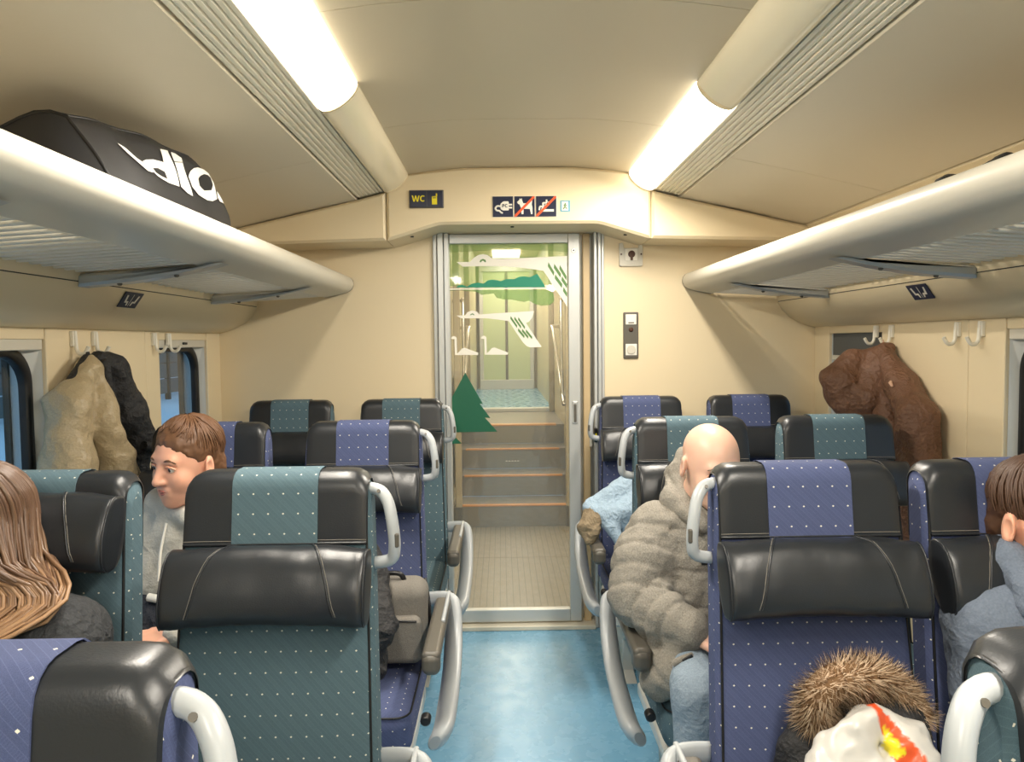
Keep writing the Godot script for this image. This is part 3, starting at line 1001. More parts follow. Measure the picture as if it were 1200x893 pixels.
		a.shadow_enabled = true
		t.add_child(a)
		a.position = Vector3(0, -0.016, 0)
		a.rotation_degrees = Vector3(-90, 0, 0)


# ---------------------------------------------------------------- what the windows show

func outside() -> void:
	var g := setting("ground", "blue snow outside at dusk")
	var rows := []
	var nz := FastNoiseLite.new()
	nz.frequency = 0.25
	nz.seed = 4
	for a in 60:
		var row := PackedVector3Array()
		for b in 60:
			var x := -70.0 + 140.0 * a / 59.0
			var z := -130.0 + 150.0 * b / 59.0
			row.append(Vector3(x, -1.35 + nz.get_noise_2d(x, z) * 0.25 + maxf(0.0, absf(x) - 9.0) * 0.055, z))
		rows.append(row)
	var m := MB.new()
	m.grid(rows)
	obj("snow", m, mats.snow, g)
	for side in 2:
		var s := -1.0 if side == 0 else 1.0
		var fe := thing("wooden_fence", "dark fence across the snow outside the %s windows" % ("left" if side == 0 else "right"), "fence", Vector3(s * 15.5, -1.1, -15), "fences outside")
		fe.set_meta("label", "dark fence standing in the snow beyond the windows of the %s jacket" % ("beige" if side == 0 else "brown"))
		for k in 30:
			var z := -76.0 + k * 2.6
			obj("post", box(Vector3(s * 15.3, -1.1, z), Vector3(s * 15.5, 1.7, z + 0.2), 0.01), mats.fence_dark, fe)
		for y in [-0.75, -0.05, 0.65]:
			obj("board", box(Vector3(s * 15.38, y, -76.2), Vector3(s * 15.42, y + 0.66, 2.0), 0.01), mats.fence_grey, fe)
		for k in 4:
			var hz := -92.0 + k * 26.0
			var bl := thing("distant_building", "%s building in the dusk beyond the fence, %s" % [["brown brick", "dark grey", "dark brown", "slate"][k], "beige jacket side" if side == 0 else "brown jacket side"], "building", Vector3(s * 24.0, -1, hz), "buildings in the dusk")
			obj("wall", box(Vector3(s * 22.0, -1.2, hz - 12.6), Vector3(s * 30.0, 6.5 + k % 2, hz + 12.6), 0.02), mats["far_wall_%d" % (k % 2)], bl)
			var r := MB.new()
			r.extrude(PackedVector2Array([Vector2(s * 21.6, 6.5 + k % 2), Vector2(s * 26.0, 9.0), Vector2(s * 30.4, 6.5 + k % 2)]), Transform3D(Basis(), Vector3(0, 0, hz - 12.8)), 25.6)
			obj("roof", r, mats.fence_dark, bl)
			for j in 8:
				for y in [0.6, 3.4]:
					obj("window", box(Vector3(s * 21.97, y, hz - 11.2 + j * 2.9), Vector3(s * 22.1, y + 1.4, hz - 9.9 + j * 2.9), 0.01), mats.far_window, bl)
		for k in 9:
			var tz := -72.0 + k * 7.6
			var tx := s * (17.4 + 0.9 * sin(k * 2.3))
			var t := thing("bare_shrub", "dark leafless shrub behind the fence beyond the windows of the %s jacket" % ("beige" if side == 0 else "brown"), "shrub", Vector3(tx, -0.9, tz), "shrubs behind the fence %d" % side)
			var sm := MB.new()
			for j in 26:
				var a := rng.randf() * TAU
				var h := rng.randf_range(1.6, 3.4)
				sm.tube([Vector3(0, 0, 0), Vector3(cos(a) * 0.3, h * 0.45, sin(a) * 0.5), Vector3(cos(a) * rng.randf_range(0.5, 1.1), h, sin(a) * rng.randf_range(0.8, 2.0))], [0.06, 0.04, 0.015], 4, false)
			obj("branches", sm, mats.fence_dark, t, false)


# ---------------------------------------------------------------- luggage racks

func racks() -> void:
	for side in 2:
		var s := -1.0 if side == 0 else 1.0
		var r := thing("luggage_rack", "long cream luggage rack with ribbed shelf %s" % ("carrying the black bag" if side == 0 else "over the brown jacket"), "luggage rack", Vector3(s * 1.0, 1.6, -0.5))
		var z0 := END + 0.016
		var z1 := REAR - 0.02
		var prof := [Vector2(0.797, 1.702), Vector2(0.796, 1.716), Vector2(0.8, 1.73), Vector2(0.81, 1.742), Vector2(0.825, 1.749), Vector2(0.842, 1.75), Vector2(0.86, 1.745), Vector2(0.874, 1.732), Vector2(0.884, 1.71), Vector2(0.9, 1.68), Vector2(0.935, 1.668), Vector2(0.935, 1.648), Vector2(0.86, 1.662), Vector2(0.826, 1.672), Vector2(0.806, 1.684)]
		obj("front_rail", slab(mirror(prof, s), z0, z1), mats.rack_grey, r)
		obj("end_cap", slab(mirror(prof, s), z0 - 0.008, z0), mats.black_plastic, r)
		# shelf of narrow cross slats, open between them
		for x in [0.96, 1.245]:
			obj("carrier", box(Vector3(s * (x - 0.006), 1.658 - (x - 0.93) * 0.06, z0 + 0.01), Vector3(s * (x + 0.006), 1.664 - (x - 0.93) * 0.06, z1 - 0.01), 0.002), mats.rack_sheet, r)
		var slat := MB.new()
		slat.rbox(Vector3.ZERO, Vector3(0.345, 0.009, 0.02), 0.004, 2, Basis(Vector3.BACK, -s * 0.06))
		var sm := slat.commit()
		var z := z0 + 0.025
		while z < z1 - 0.02:
			var o := MeshInstance3D.new()
			o.mesh = sm
			o.material_override = mats.rack_sheet
			o.name = "slat"
			r.add_child(o, true)
			o.position = Vector3(s * 1.096, 1.646, z) - r.position
			z += 0.05
		for b in 7:
			var zb := -3.09 + b * 0.955
			var poly := mirror([Vector2(0.865, 1.655), Vector2(0.9, 1.645), Vector2(1.0, 1.624), Vector2(1.12, 1.605), Vector2(1.27, 1.592), Vector2(1.272, 1.628), Vector2(1.1, 1.637), Vector2(0.93, 1.65)], s)
			var br := obj("bracket", slab(poly, zb - 0.03, zb + 0.03, 0.008), mats.bracket_grey, r)
			for q in [Vector2(1.0, 1.622), Vector2(1.16, 1.6)]:
				var m := MB.new()
				m.lathe([Vector2(0.007, 0), Vector2(0.007, 0.004), Vector2(0.004, 0.007)], Transform3D(Basis(Vector3.RIGHT, PI), Vector3(q.x * s, q.y + 0.002, zb + 0.01)), 10)
				obj("bolt", m, mats.pad_grey, br)


func text_mesh(words: String, size: float, depth := 0.002) -> TextMesh:
	var f := SystemFont.new()
	f.font_names = PackedStringArray(["Droid Sans"])
	f.font_weight = 700
	var t := TextMesh.new()
	t.text = words
	t.font = f
	t.font_size = 64
	t.pixel_size = size / 64.0
	t.depth = depth
	return t


func lettering(called: String, words: String, size: float, m: Material, parent: Node3D, at: Vector3, bas := Basis(), depth := 0.002) -> MeshInstance3D:
	var o := MeshInstance3D.new()
	o.mesh = text_mesh(words, size, depth)
	o.material_override = m
	o.name = called
	parent.add_child(o, true)
	o.transform = Transform3D(bas, at - parent.position)
	return o


func flat(called: String, pts: Array, c: Vector3, k: float, m: Material, parent: Node, dz := 0.002) -> MeshInstance3D:
	# thin printed shape: points in units of k around c, facing +z
	var poly := []
	for p in pts:
		poly.append(Vector2(c.x + p.x * k, c.y + p.y * k))
	return obj(called, slab(poly, c.z, c.z + dz), m, parent)


func ribbon(called: String, pts: Array, c: Vector3, k: float, r: float, m: Material, parent: Node) -> void:
	var path := []
	for p in pts:
		path.append(Vector3(c.x + p.x * k, c.y + p.y * k, c.z + 0.001))
	var mb := MB.new()
	mb.tube(smooth_path(path, 4), r, 6, true, Vector2(1, 0.35), Vector3(0, 0, 1))
	obj(called, mb, m, parent)


func signs_and_fittings() -> void:
	var z := -3.37
	var w := thing("toilet_sign", "navy sign with yellow WC letters and yellow bin symbol", "sign", Vector3(-0.412, 2.027, z))
	obj("frame", box(Vector3(-0.49, 2.025, z), Vector3(-0.336, 2.105, z + 0.008), 0.003, 2), mats.pad_grey, w)
	obj("plate", box(Vector3(-0.486, 2.029, z + 0.004), Vector3(-0.34, 2.101, z + 0.01), 0.002), mats.sign_navy, w)
	obj("divider", box(Vector3(-0.412, 2.03, z + 0.009), Vector3(-0.4105, 2.1, z + 0.0105), 0.0004), mats.pad_grey, w)
	lettering("lettering", "WC", 0.037, mats.sign_yellow, w, Vector3(-0.4485, 2.066, z + 0.0105))
	var bc := Vector3(-0.377, 2.062, z + 0.0102)
	flat("bin_symbol", [Vector2(-0.5, -0.95), Vector2(0.5, -0.95), Vector2(0.5, 0.55), Vector2(-0.5, 0.55)], bc, 0.023, mats.sign_yellow, w)
	flat("bin_lid", [Vector2(-0.55, 0.62), Vector2(0.3, 0.66), Vector2(0.3, 1.15), Vector2(0.55, 1.15), Vector2(0.55, 0.7), Vector2(0.6, 0.6)], bc, 0.023, mats.sign_yellow, w)
	flat("bin_slot", [Vector2(-0.3, 0.22), Vector2(0.3, 0.22), Vector2(0.3, 0.36), Vector2(-0.3, 0.36)], bc + Vector3(0, 0, 0.001), 0.023, mats.sign_navy, w)
	# three pictogram plates
	var s := 0.094
	var kinds := ["power socket sign", "no dogs sign", "no smoking sign"]
	for k in 3:
		var c := Vector3(-0.119 + s * (k + 0.5) + 0.003 * k, 2.029, z)
		var t := thing(["socket_sign", "no_dogs_sign", "no_smoking_sign"][k], ["navy square sign with white plug symbol reading PC", "navy square sign with white dog crossed by an orange bar", "navy square sign with white cigarette crossed by an orange bar"][k], "sign", c - Vector3(0, s * 0.5, 0))
		obj("plate", box(c + Vector3(-s * 0.5, -s * 0.5, 0), c + Vector3(s * 0.5, s * 0.5, 0.003), 0.001), mats.sign_white, t)
		obj("field", box(c + Vector3(-s * 0.485, -s * 0.485, 0.002), c + Vector3(s * 0.485, s * 0.485, 0.004), 0.0008), mats.sign_navy, t)
		var p := c + Vector3(0, 0, 0.0042)
		var u := s * 0.5
		if k == 0:
			flat("plug_symbol", [Vector2(-0.28, 0.08), Vector2(-0.2, 0.3), Vector2(0.0, 0.46), Vector2(0.1, 0.5), Vector2(0.5, 0.5), Vector2(0.56, 0.42), Vector2(0.56, 0.26), Vector2(0.88, 0.26), Vector2(0.88, 0.1), Vector2(0.56, 0.1), Vector2(0.56, -0.02), Vector2(0.88, -0.02), Vector2(0.88, -0.18), Vector2(0.56, -0.18), Vector2(0.56, -0.3), Vector2(0.5, -0.36), Vector2(0.0, -0.36), Vector2(-0.2, -0.24)], p, u, mats.sign_white, t, 0.001)
			ribbon("cable_symbol", [Vector2(-0.25, 0.02), Vector2(-0.55, 0.05), Vector2(-0.72, -0.15), Vector2(-0.6, -0.36), Vector2(-0.35, -0.4), Vector2(-0.2, -0.55), Vector2(-0.02, -0.62)], p, u, 0.0042, mats.sign_white, t)
			lettering("lettering", "PC", 0.021, mats.sign_navy, t, p + Vector3(0.17 * u, 0.07 * u, 0.0018), Basis(), 0.001)
		elif k == 1:
			flat("dog_symbol", [Vector2(-0.72, 0.42), Vector2(-0.5, 0.62), Vector2(-0.46, 0.78), Vector2(-0.36, 0.66), Vector2(-0.28, 0.8), Vector2(-0.22, 0.55), Vector2(-0.12, 0.3), Vector2(0.45, 0.3), Vector2(0.62, 0.62), Vector2(0.74, 0.6), Vector2(0.68, 0.2), Vector2(0.74, -0.1), Vector2(0.74, -0.72), Vector2(0.6, -0.72), Vector2(0.5, -0.24), Vector2(-0.1, -0.22), Vector2(-0.12, -0.72), Vector2(-0.3, -0.72), Vector2(-0.36, -0.1), Vector2(-0.48, 0.2), Vector2(-0.62, 0.24)], p, u, mats.sign_white, t, 0.001)
		else:
			flat("cigarette_symbol", [Vector2(-0.3, -0.5), Vector2(0.72, -0.5), Vector2(0.72, -0.28), Vector2(-0.3, -0.28)], p, u, mats.sign_white, t, 0.001)
			ribbon("smoke_symbol", [Vector2(-0.68, -0.36), Vector2(-0.6, -0.02), Vector2(-0.3, -0.02), Vector2(-0.32, 0.3), Vector2(0.0, 0.34), Vector2(0.02, 0.62)], p, u, 0.004, mats.sign_white, t)
			ribbon("smoke_symbol", [Vector2(-0.42, -0.36), Vector2(-0.36, -0.16), Vector2(-0.08, -0.12), Vector2(-0.08, 0.12), Vector2(0.18, 0.2), Vector2(0.22, 0.44)], p, u, 0.0034, mats.sign_white, t)
		if k > 0:
			flat("ban_bar", [Vector2(-0.96, -0.96), Vector2(-0.8, -0.96), Vector2(0.96, 0.8), Vector2(0.96, 0.96), Vector2(0.8, 0.96), Vector2(-0.96, -0.8)], p + Vector3(0, 0, 0.0012), u, mats.sign_red, t, 0.001)
	var ec := Vector3(0.207, 2.03, z)
	var ex := thing("exit_sticker", "small pale blue exit sticker beside the pictogram signs", "sticker", ec - Vector3(0, 0.025, 0))
	obj("sheet", box(ec + Vector3(-0.022, -0.025, 0), ec + Vector3(0.022, 0.025, 0.0012), 0.0005), mats.sign_blue, ex)
	obj("panel", box(ec + Vector3(-0.016, -0.02, 0.001), ec + Vector3(0.014, 0.02, 0.002), 0.0003), mats.sign_white, ex)
	ribbon("runner_symbol", [Vector2(-0.4, -0.6), Vector2(-0.1, -0.2), Vector2(0.0, 0.3), Vector2(0.05, 0.6)], ec + Vector3(0, 0, 0.0022), 0.022, 0.0022, mats.feather_green, ex)
	ribbon("runner_symbol", [Vector2(-0.3, 0.1), Vector2(0.0, 0.25), Vector2(0.3, 0.05)], ec + Vector3(0, 0, 0.0022), 0.022, 0.0016, mats.feather_green, ex)
	ribbon("runner_symbol", [Vector2(0.35, -0.6), Vector2(0.15, -0.3), Vector2(-0.05, -0.1)], ec + Vector3(0, 0, 0.0022), 0.022, 0.0018, mats.feather_green, ex)
	# key switch and intercom on the end wall
	var e := END
	var k1 := thing("key_switch", "square cream key switch plate with brown key hole on end wall", "switch", Vector3(0.547, 1.782, e))
	var kp := slab([Vector2(0.49, 1.79), Vector2(0.496, 1.784), Vector2(0.598, 1.784), Vector2(0.604, 1.79), Vector2(0.604, 1.895), Vector2(0.592, 1.898), Vector2(0.586, 1.892), Vector2(0.584, 1.872), Vector2(0.512, 1.872), Vector2(0.51, 1.892), Vector2(0.504, 1.898), Vector2(0.49, 1.895)], e, e + 0.012, 0.002)
	obj("plate", kp, mats.rack_grey, k1)
	obj("insert", box(Vector3(0.518, 1.81, e + 0.01), Vector3(0.578, 1.868, e + 0.015), 0.003), mats.sign_white, k1)
	var km := MB.new()
	km.lathe([Vector2(0.017, 0), Vector2(0.017, 0.004), Vector2(0.014, 0.006)], Transform3D(Basis(Vector3.RIGHT, PI * 0.5), Vector3(0.549, 1.842, e + 0.014)))
	var kk := obj("key_hole", km, mats.key_brown, k1)
	obj("key_slot", box(Vector3(0.543, 1.812, e + 0.014), Vector3(0.555, 1.845, e + 0.021), 0.003), mats.key_brown, kk)
	for x in [0.499, 0.596]:
		km = MB.new()
		km.lathe([Vector2(0.0045, 0), Vector2(0.0045, 0.002)], Transform3D(Basis(Vector3.RIGHT, PI * 0.5), Vector3(x, 1.842, e + 0.0125)), 10)
		obj("screw", km, mats.key_brown, k1)
	var ic := thing("intercom_panel", "tall grey intercom panel with two white buttons on end wall", "intercom", Vector3(0.545, 1.337, e))
	km = MB.new()
	km.rbox(Vector3(0.546, 1.45, e + 0.005), Vector3(0.074, 0.226, 0.012), 0.008, 3)
	obj("plate", km, mats.pad_grey, ic)
	obj("card_holder", box(Vector3(0.519, 1.502, e + 0.01), Vector3(0.572, 1.552, e + 0.015), 0.003), mats.sign_white, ic)
	obj("card_slot", box(Vector3(0.532, 1.508, e + 0.0145), Vector3(0.56, 1.514, e + 0.016), 0.001), mats.pad_grey, ic)
	km = MB.new()
	km.lathe([Vector2(0.011, 0), Vector2(0.011, 0.003), Vector2(0.006, 0.005)], Transform3D(Basis(Vector3.RIGHT, PI * 0.5), Vector3(0.546, 1.478, e + 0.011)))
	obj("speaker_hole", km, mats.key_brown, ic)
	var bt := obj("button_plate", box(Vector3(0.519, 1.352, e + 0.01), Vector3(0.574, 1.408, e + 0.015), 0.003), mats.sign_white, ic)
	km = MB.new()
	km.lathe([Vector2(0.022, 0), Vector2(0.022, 0.004), Vector2(0.02, 0.005)], Transform3D(Basis(Vector3.RIGHT, PI * 0.5), Vector3(0.546, 1.38, e + 0.014)))
	obj("button", km, mats.rack_grey, bt)
	# seat signs on the coves: thin plates lying on the curved face
	for side in 2:
		var sx := -1.0 if side == 0 else 1.0
		var zc := -2.43 if side == 0 else -2.42
		var a := Vector3(sx * 1.2655, 1.598, zc)
		var b := Vector3(sx * 1.3, 1.549, zc)
		var up := (a - b).normalized()
		var nn := Vector3(0, 0, 1).cross(up).normalized() * -sx
		if nn.x * sx > 0: nn = -nn
		var bas := Basis(up.cross(nn).normalized(), up, nn)
		var c := (a + b) * 0.5 + nn * 0.0015
		var t := thing("seat_sign", "small dark seat symbol sticker on the cove %s" % ("over the beige jacket" if side == 0 else "over the brown jacket"), "sticker", c, "seat stickers on the coves")
		t.basis = bas
		var pm := MB.new()
		pm.rbox(Vector3(0, 0, 0), Vector3(0.115, 0.058, 0.003), 0.001, 1)
		obj("plate", pm, mats.sign_navy, t, false)
		for q in [-1.0, 1.0]:
			pm = MB.new()
			pm.extrude(PackedVector2Array([Vector2(q * 0.04, 0.018), Vector2(q * 0.032, 0.018), Vector2(q * 0.026, -0.004), Vector2(q * 0.012, -0.004), Vector2(q * 0.01, -0.02), Vector2(q * 0.016, -0.02), Vector2(q * 0.018, -0.01), Vector2(q * 0.034, -0.01)]), Transform3D(Basis(), Vector3(0, 0, 0.001)), 0.0014)
			obj("seat_symbol", pm, mats.sign_white, t, false)
		pm = MB.new()
		pm.rbox(Vector3(0, 0, 0.0014), Vector3(0.002, 0.044, 0.002), 0.0004, 1)
		obj("divider", pm, mats.sign_white, t, false)
	# coat hooks
	for side in 2:
		var sx := -1.0 if side == 0 else 1.0
		var zs := [-2.383, -2.506, -2.931, -3.057] if side == 0 else [-3.02, -2.9, -2.477, -2.353]
		var who := ["holding the beige and black jacket", "next to the beige jacket", "on the wall joint beside the narrow window", "at the edge of the narrow window"] if side == 0 else ["in front of the grey roller blind", "holding the brown jacket", "left of the bare panel joint", "by the wide window post"]
		for k in 4:
			var zz: float = zs[k]
			var h := thing("coat_hook", "small white coat hook %s" % who[k], "coat hook", Vector3(sx * 1.45, 1.4, zz), "white coat hooks")
			var base := MB.new()
			base.rbox(Vector3(sx * 1.444, 1.45, zz), Vector3(0.014, 0.05, 0.02), 0.004, 2)
			obj("plate", base, mats.hook_white, h)
			base = MB.new()
			base.tube(smooth_path([Vector3(sx * 1.438, 1.474, zz), Vector3(sx * 1.436, 1.44, zz), Vector3(sx * 1.434, 1.415, zz), Vector3(sx * 1.424, 1.402, zz), Vector3(sx * 1.408, 1.404, zz), Vector3(sx * 1.396, 1.424, zz)], 5), 0.0065, 8)
			obj("prong", base, mats.hook_white, h)


# ---------------------------------------------------------------- seats

const TOP := 1.16

func seat_half(h: float) -> float:
	return 0.189 + (TOP - h) * 0.03


func seat_lean(h: float) -> float:
	return 0.03 - (h - 0.42) * 0.15


func back_rows(from_h: float, back_h: float, half_limit: float, off: float, cols := 17) -> Array:
	# the surface of the backrest from low on the front, over the top, to low on the back, pushed out by off
	var path := []
	var T := 0.04
	var rt := 0.03
	for k in 13:
		path.append(Vector2(lerpf(from_h, TOP - rt, k / 12.0), T))
	for k in range(1, 5):
		var a := PI * 0.5 * k / 4.0
		path.append(Vector2(TOP - rt + sin(a) * rt, T - rt + cos(a) * rt))
	for k in range(0, 4):
		var a := PI * 0.5 * k / 4.0
		path.append(Vector2(TOP - rt + cos(a) * rt, -(T - rt) - sin(a) * rt))
	for k in 13:
		path.append(Vector2(lerpf(TOP - rt, back_h, k / 12.0), -T))
	var rows := []
	var rc := 0.042
	var re := 0.018
	for p in path:
		var row := PackedVector3Array()
		for c in cols:
			var u := -cos(PI * c / (cols - 1.0))
			u = lerpf(u, -1.0 + 2.0 * c / (cols - 1.0), 0.35)
			var full := seat_half(p.x)
			var x := u * minf(full, half_limit)
			var ax := absf(x)
			var drop := 0.0
			if ax > full - rc:
				drop = rc - sqrt(maxf(rc * rc - pow(ax - full + rc, 2.0), 0.0))
			var e := 0.0
			if ax > full - re:
				e = re - sqrt(maxf(re * re - pow(ax - full + re, 2.0), 0.0))
			var h: float = p.x
			if h > TOP - 0.15:
				h -= drop * smoothstep(TOP - 0.15, TOP, h)
			var t: float = signf(p.y) * maxf(absf(p.y) - e, 0.004)
			if p.y > 0:
				t += 0.012 * exp(-pow((h - 0.62) / 0.14, 2.0)) * (1.0 - pow(u, 4.0)) - 0.004 * (1.0 - u * u) * exp(-pow((h - 0.85) / 0.1, 2.0))
			var oy := off if h > TOP - rt - 0.045 else 0.0
			row.append(Vector3(x + signf(x) * (0.0 if ax < full - 0.001 else 0.0), h + oy * smoothstep(TOP - rt - 0.045, TOP, h), seat_lean(h) + t + signf(p.y) * off))
		rows.append(row)
	return rows


func pillow_point(u: float, th: float, wr: FastNoiseLite) -> Vector3:
	var x := 0.196 * sin(u * PI * 0.5)
	var ends := pow(maxf(1.0 - pow(absf(u), 14.0), 0.0), 0.5)
	var cz := cos(th); var cy := sin(th)
	var pz := signf(cz) * pow(absf(cz), 0.8) * 0.046
	var py := signf(cy) * pow(absf(cy), 0.85) * 0.07
	var h := 0.955 + py * lerpf(0.9, 1.0, ends) + 0.004 * cos(u * 3.0)
	var z := seat_lean(0.955) + 0.086 + pz * ends - py * 0.3 - 0.016 * (1.0 - ends)
	var d := wr.get_noise_3d(x * 1.6, h, z * 2.0) * 0.005
	return Vector3(x, h + d * cy, z + d * cz + absf(u) * 0.004)


func make_seat(fabric: Material, aisle: float, raised := 0.0) -> Node3D:
	# origin on the floor, seat facing +z; aisle is the side (+1 or -1) that has the grab handle and armrest
	var root := Node3D.new()
	var m := MB.new()
	var rows := back_rows(0.36, 0.36, 9.0, 0.0, 19)
	m.grid(rows)
	var n := rows.size()
	for side in [0, rows[0].size() - 1]:
		var cap := []
		for j in n / 2:
			var p: Vector3 = rows[j][side]; var q: Vector3 = rows[n - 1 - j][side]
			cap.append(PackedVector3Array([p, p.lerp(q, 0.25), p.lerp(q, 0.75), q]))
		m.grid(cap, false, 1.0, 1.0, 0.01, 0.02)
	var back := obj("backrest", m, fabric, root, false)
	# piping along the two front edges and over the top
	for side in [1, rows[0].size() - 2]:
		m = MB.new()
		var pts := []
		for j in n - 10:
			pts.append(rows[j][side])
		m.tube(pts, 0.0026, 6)
		obj("piping", m, mats.piping, back, false)
	# leather head panel with a stitched hem
	m = MB.new()
	rows = back_rows(1.024, 0.99, 0.183, 0.005, 17)
	m.grid(rows)
	for side in [0, rows[0].size() - 1]:
		var lip := []
		for j in rows.size():
			var p: Vector3 = rows[j][side]
			lip.append(PackedVector3Array([p, p - Vector3(0, 0, signf(p.z - seat_lean(p.y)) * 0.006) + Vector3(signf(p.x) * 0.002, 0, 0)]))
		m.grid(lip)
	var lp := obj("head_panel", m, mats.leather, root, false)
	m = MB.new()
	m.tube(Array(rows[0]), 0.0035, 6)
	obj("hem", m, mats.leather, lp, false)
	m = MB.new()
	var st: PackedVector3Array = rows[1]
	m.tube(Array(st).map(func(p): return p + Vector3(0, -0.002, 0.0006)), 0.0008, 4)
	obj("stitching", m, mats.stitch, lp, false)
	# fabric antimacassar strip over the middle
	m = MB.new()
	rows = back_rows(0.985, 0.98, 0.086, 0.0075, 9)
	m.grid(rows)
	for side in [0, 8]:
		var lip := []
		for j in rows.size():
			var p: Vector3 = rows[j][side]
			lip.append(PackedVector3Array([p, p - Vector3(0, 0, signf(p.z - seat_lean(p.y)) * 0.003)]))
		m.grid(lip)
	obj("head_strip", m, fabric, root, false)
	# leather neck pillow
	m = MB.new()
	var prow := []
	var nx := 33
	var wr := FastNoiseLite.new()
	wr.frequency = 9.0
	wr.seed = 5
	var lift := Vector3(0, raised, -raised * 0.15 + (0.008 if raised > 0 else 0.0))
	for a in nx:
		var ring := PackedVector3Array()
		for j in 22:
			ring.append(pillow_point(-1.0 + 2.0 * a / (nx - 1.0), TAU * j / 22.0, wr) + lift)
		prow.append(ring)
	m.grid(prow, true)
	m.fan(prow[0], Vector3(-0.197, 0.955 + raised, prow[0][0].z - 0.01), Vector3.LEFT)
	m.fan(prow[nx - 1], Vector3(0.197, 0.955 + raised, prow[0][0].z - 0.01), Vector3.RIGHT)
	var pil := obj("neck_pillow", m, mats.leather, root, false)
	for s in [-1.0, 1.0]:
		m = MB.new()
		var pts := []
		for a in [2]:
			for j in range(-4, 6):
				var ring: PackedVector3Array = prow[a if s < 0 else nx - 1 - a]
				pts.append(ring[(j + 22) % 22])
		m.tube(pts, 0.0022, 6)
		obj("end_piping", m, mats.leather, pil, false)
	for s in [-1.0, 1.0]:
		m = MB.new()
		var pts := []
		for j in 11:
			var th := lerpf(deg_to_rad(115), deg_to_rad(-35), j / 10.0)
			var ax := lerpf(0.072, 0.138, pow(j / 10.0, 0.8))
			var uu: float = s * asin(ax / 0.196) / (PI * 0.5)
			pts.append(pillow_point(uu, th, wr) + lift)
		m.tube(pts, 0.0021, 6)
		obj("seam", m, mats.leather, pil, false)
		m = MB.new()
		m.tube(pts.map(func(q): return q + Vector3(s * 0.004, 0, 0.0002)), 0.0008, 4)
		obj("seam_stitch", m, mats.stitch, pil, false)
	# cushion
	m = MB.new()
	m.rbox(Vector3(0, 0.385, 0.275), Vector3(0.42, 0.13, 0.46), 0.045, 5)
	var cu := obj("cushion", m, fabric, root, false)
	m = MB.new()
	var loop := []
	for q in rr(0.05, -0.206, 0.5, 0.206, 0.04, 0.0, 5):
		loop.append(Vector3(q.y, 0.437, q.z))
	loop.append(loop[0])
	m.tube(loop, 0.0028, 6)
	obj("piping", m, mats.piping, cu, false)
	# frame, leg and foot
	m = MB.new()
	m.rbox(Vector3(0, 0.3, 0.26), Vector3(0.41, 0.045, 0.4), 0.012, 2)
	obj("seat_pan", m, mats.seat_frame, root, false)
	m = MB.new()
	m.extrude(PackedVector2Array([Vector2(0.08, 0.3), Vector2(0.42, 0.3), Vector2(0.4, 0.22), Vector2(0.3, 0.16), Vector2(0.27, 0.02), Vector2(0.36, 0.0), Vector2(0.05, 0.0), Vector2(0.12, 0.02), Vector2(0.1, 0.18)]), Transform3D(Basis(Vector3(0, 0, 1), Vector3.UP, Vector3(-1, 0, 0)), Vector3(aisle * 0.12 + 0.025, 0, 0)), 0.05, 0.006)
	obj("leg", m, mats.seat_frame, root, false)
	if aisle != 0.0:
		m = MB.new()
		m.rbox(Vector3(aisle * 0.262, 0.583, 0.25), Vector3(0.05, 0.036, 0.44), 0.014, 4)
		m.rbox(Vector3(aisle * 0.262, 0.565, 0.452), Vector3(0.05, 0.06, 0.05), 0.02, 4)
		obj("armrest_pad", m, mats.pad_grey, root, false)
		m = MB.new()
		m.tube(smooth_path([Vector3(aisle * 0.2, 0.575, -0.02), Vector3(aisle * 0.275, 0.578, 0.0), Vector3(aisle * 0.293, 0.55, 0.02), Vector3(aisle * 0.296, 0.48, 0.07), Vector3(aisle * 0.296, 0.415, 0.17), Vector3(aisle * 0.292, 0.375, 0.29), Vector3(aisle * 0.286, 0.352, 0.4), Vector3(aisle * 0.268, 0.345, 0.455)], 5), [0.0250, 0.0250, 0.0263, 0.0275, 0.0287, 0.0300, 0.0325, 0.0350, 0.0375, 0.0375, 0.0387, 0.0387, 0.0400, 0.0400, 0.0413, 0.0413, 0.0425, 0.0425, 0.0425, 0.0425, 0.0438, 0.0438, 0.0438, 0.0438, 0.0450, 0.0450, 0.0450, 0.0450, 0.0450, 0.0450, 0.0450, 0.0438, 0.0425, 0.0400, 0.0350, 0.0250], 14, true, Vector2(0.55, 1.0), Vector3(0, 1, 0.2))
		obj("side_bow", m, mats.handle_grey, root, false)
		m = MB.new()
		m.rbox(Vector3(aisle * 0.278, 0.585, 0.12), Vector3(0.012, 0.044, 0.26), 0.005, 2)
		obj("arm_bracket", m, mats.handle_grey, root, false)
		m = MB.new()
		m.lathe([Vector2(0.014, 0), Vector2(0.014, 0.022), Vector2(0.01, 0.026)], Transform3D(Basis(Vector3.RIGHT, PI * 0.5), Vector3(aisle * 0.25, 0.435, 0.49)), 14)
		obj("recline_button", m, mats.black_plastic, root, false)
	if aisle != 0.0:
		m = MB.new()
		var hx := seat_half(1.08)
		var z0 := seat_lean(1.05)
		var path := smooth_path([Vector3(aisle * (hx - 0.05), 1.122, z0 - 0.012), Vector3(aisle * (hx + 0.004), 1.124, z0 - 0.002), Vector3(aisle * (hx + 0.03), 1.104, z0 + 0.014), Vector3(aisle * (hx + 0.042), 1.06, z0 + 0.026), Vector3(aisle * (hx + 0.046), 1.008, z0 + 0.028), Vector3(aisle * (hx + 0.034), 0.98, z0 + 0.02), Vector3(aisle * (hx - 0.02), 0.97, z0 + 0.008)], 6)
		m.tube(path, 0.0125, 12)
		var gh := obj("grab_handle", m, mats.handle_grey, root, false)
		m = MB.new()
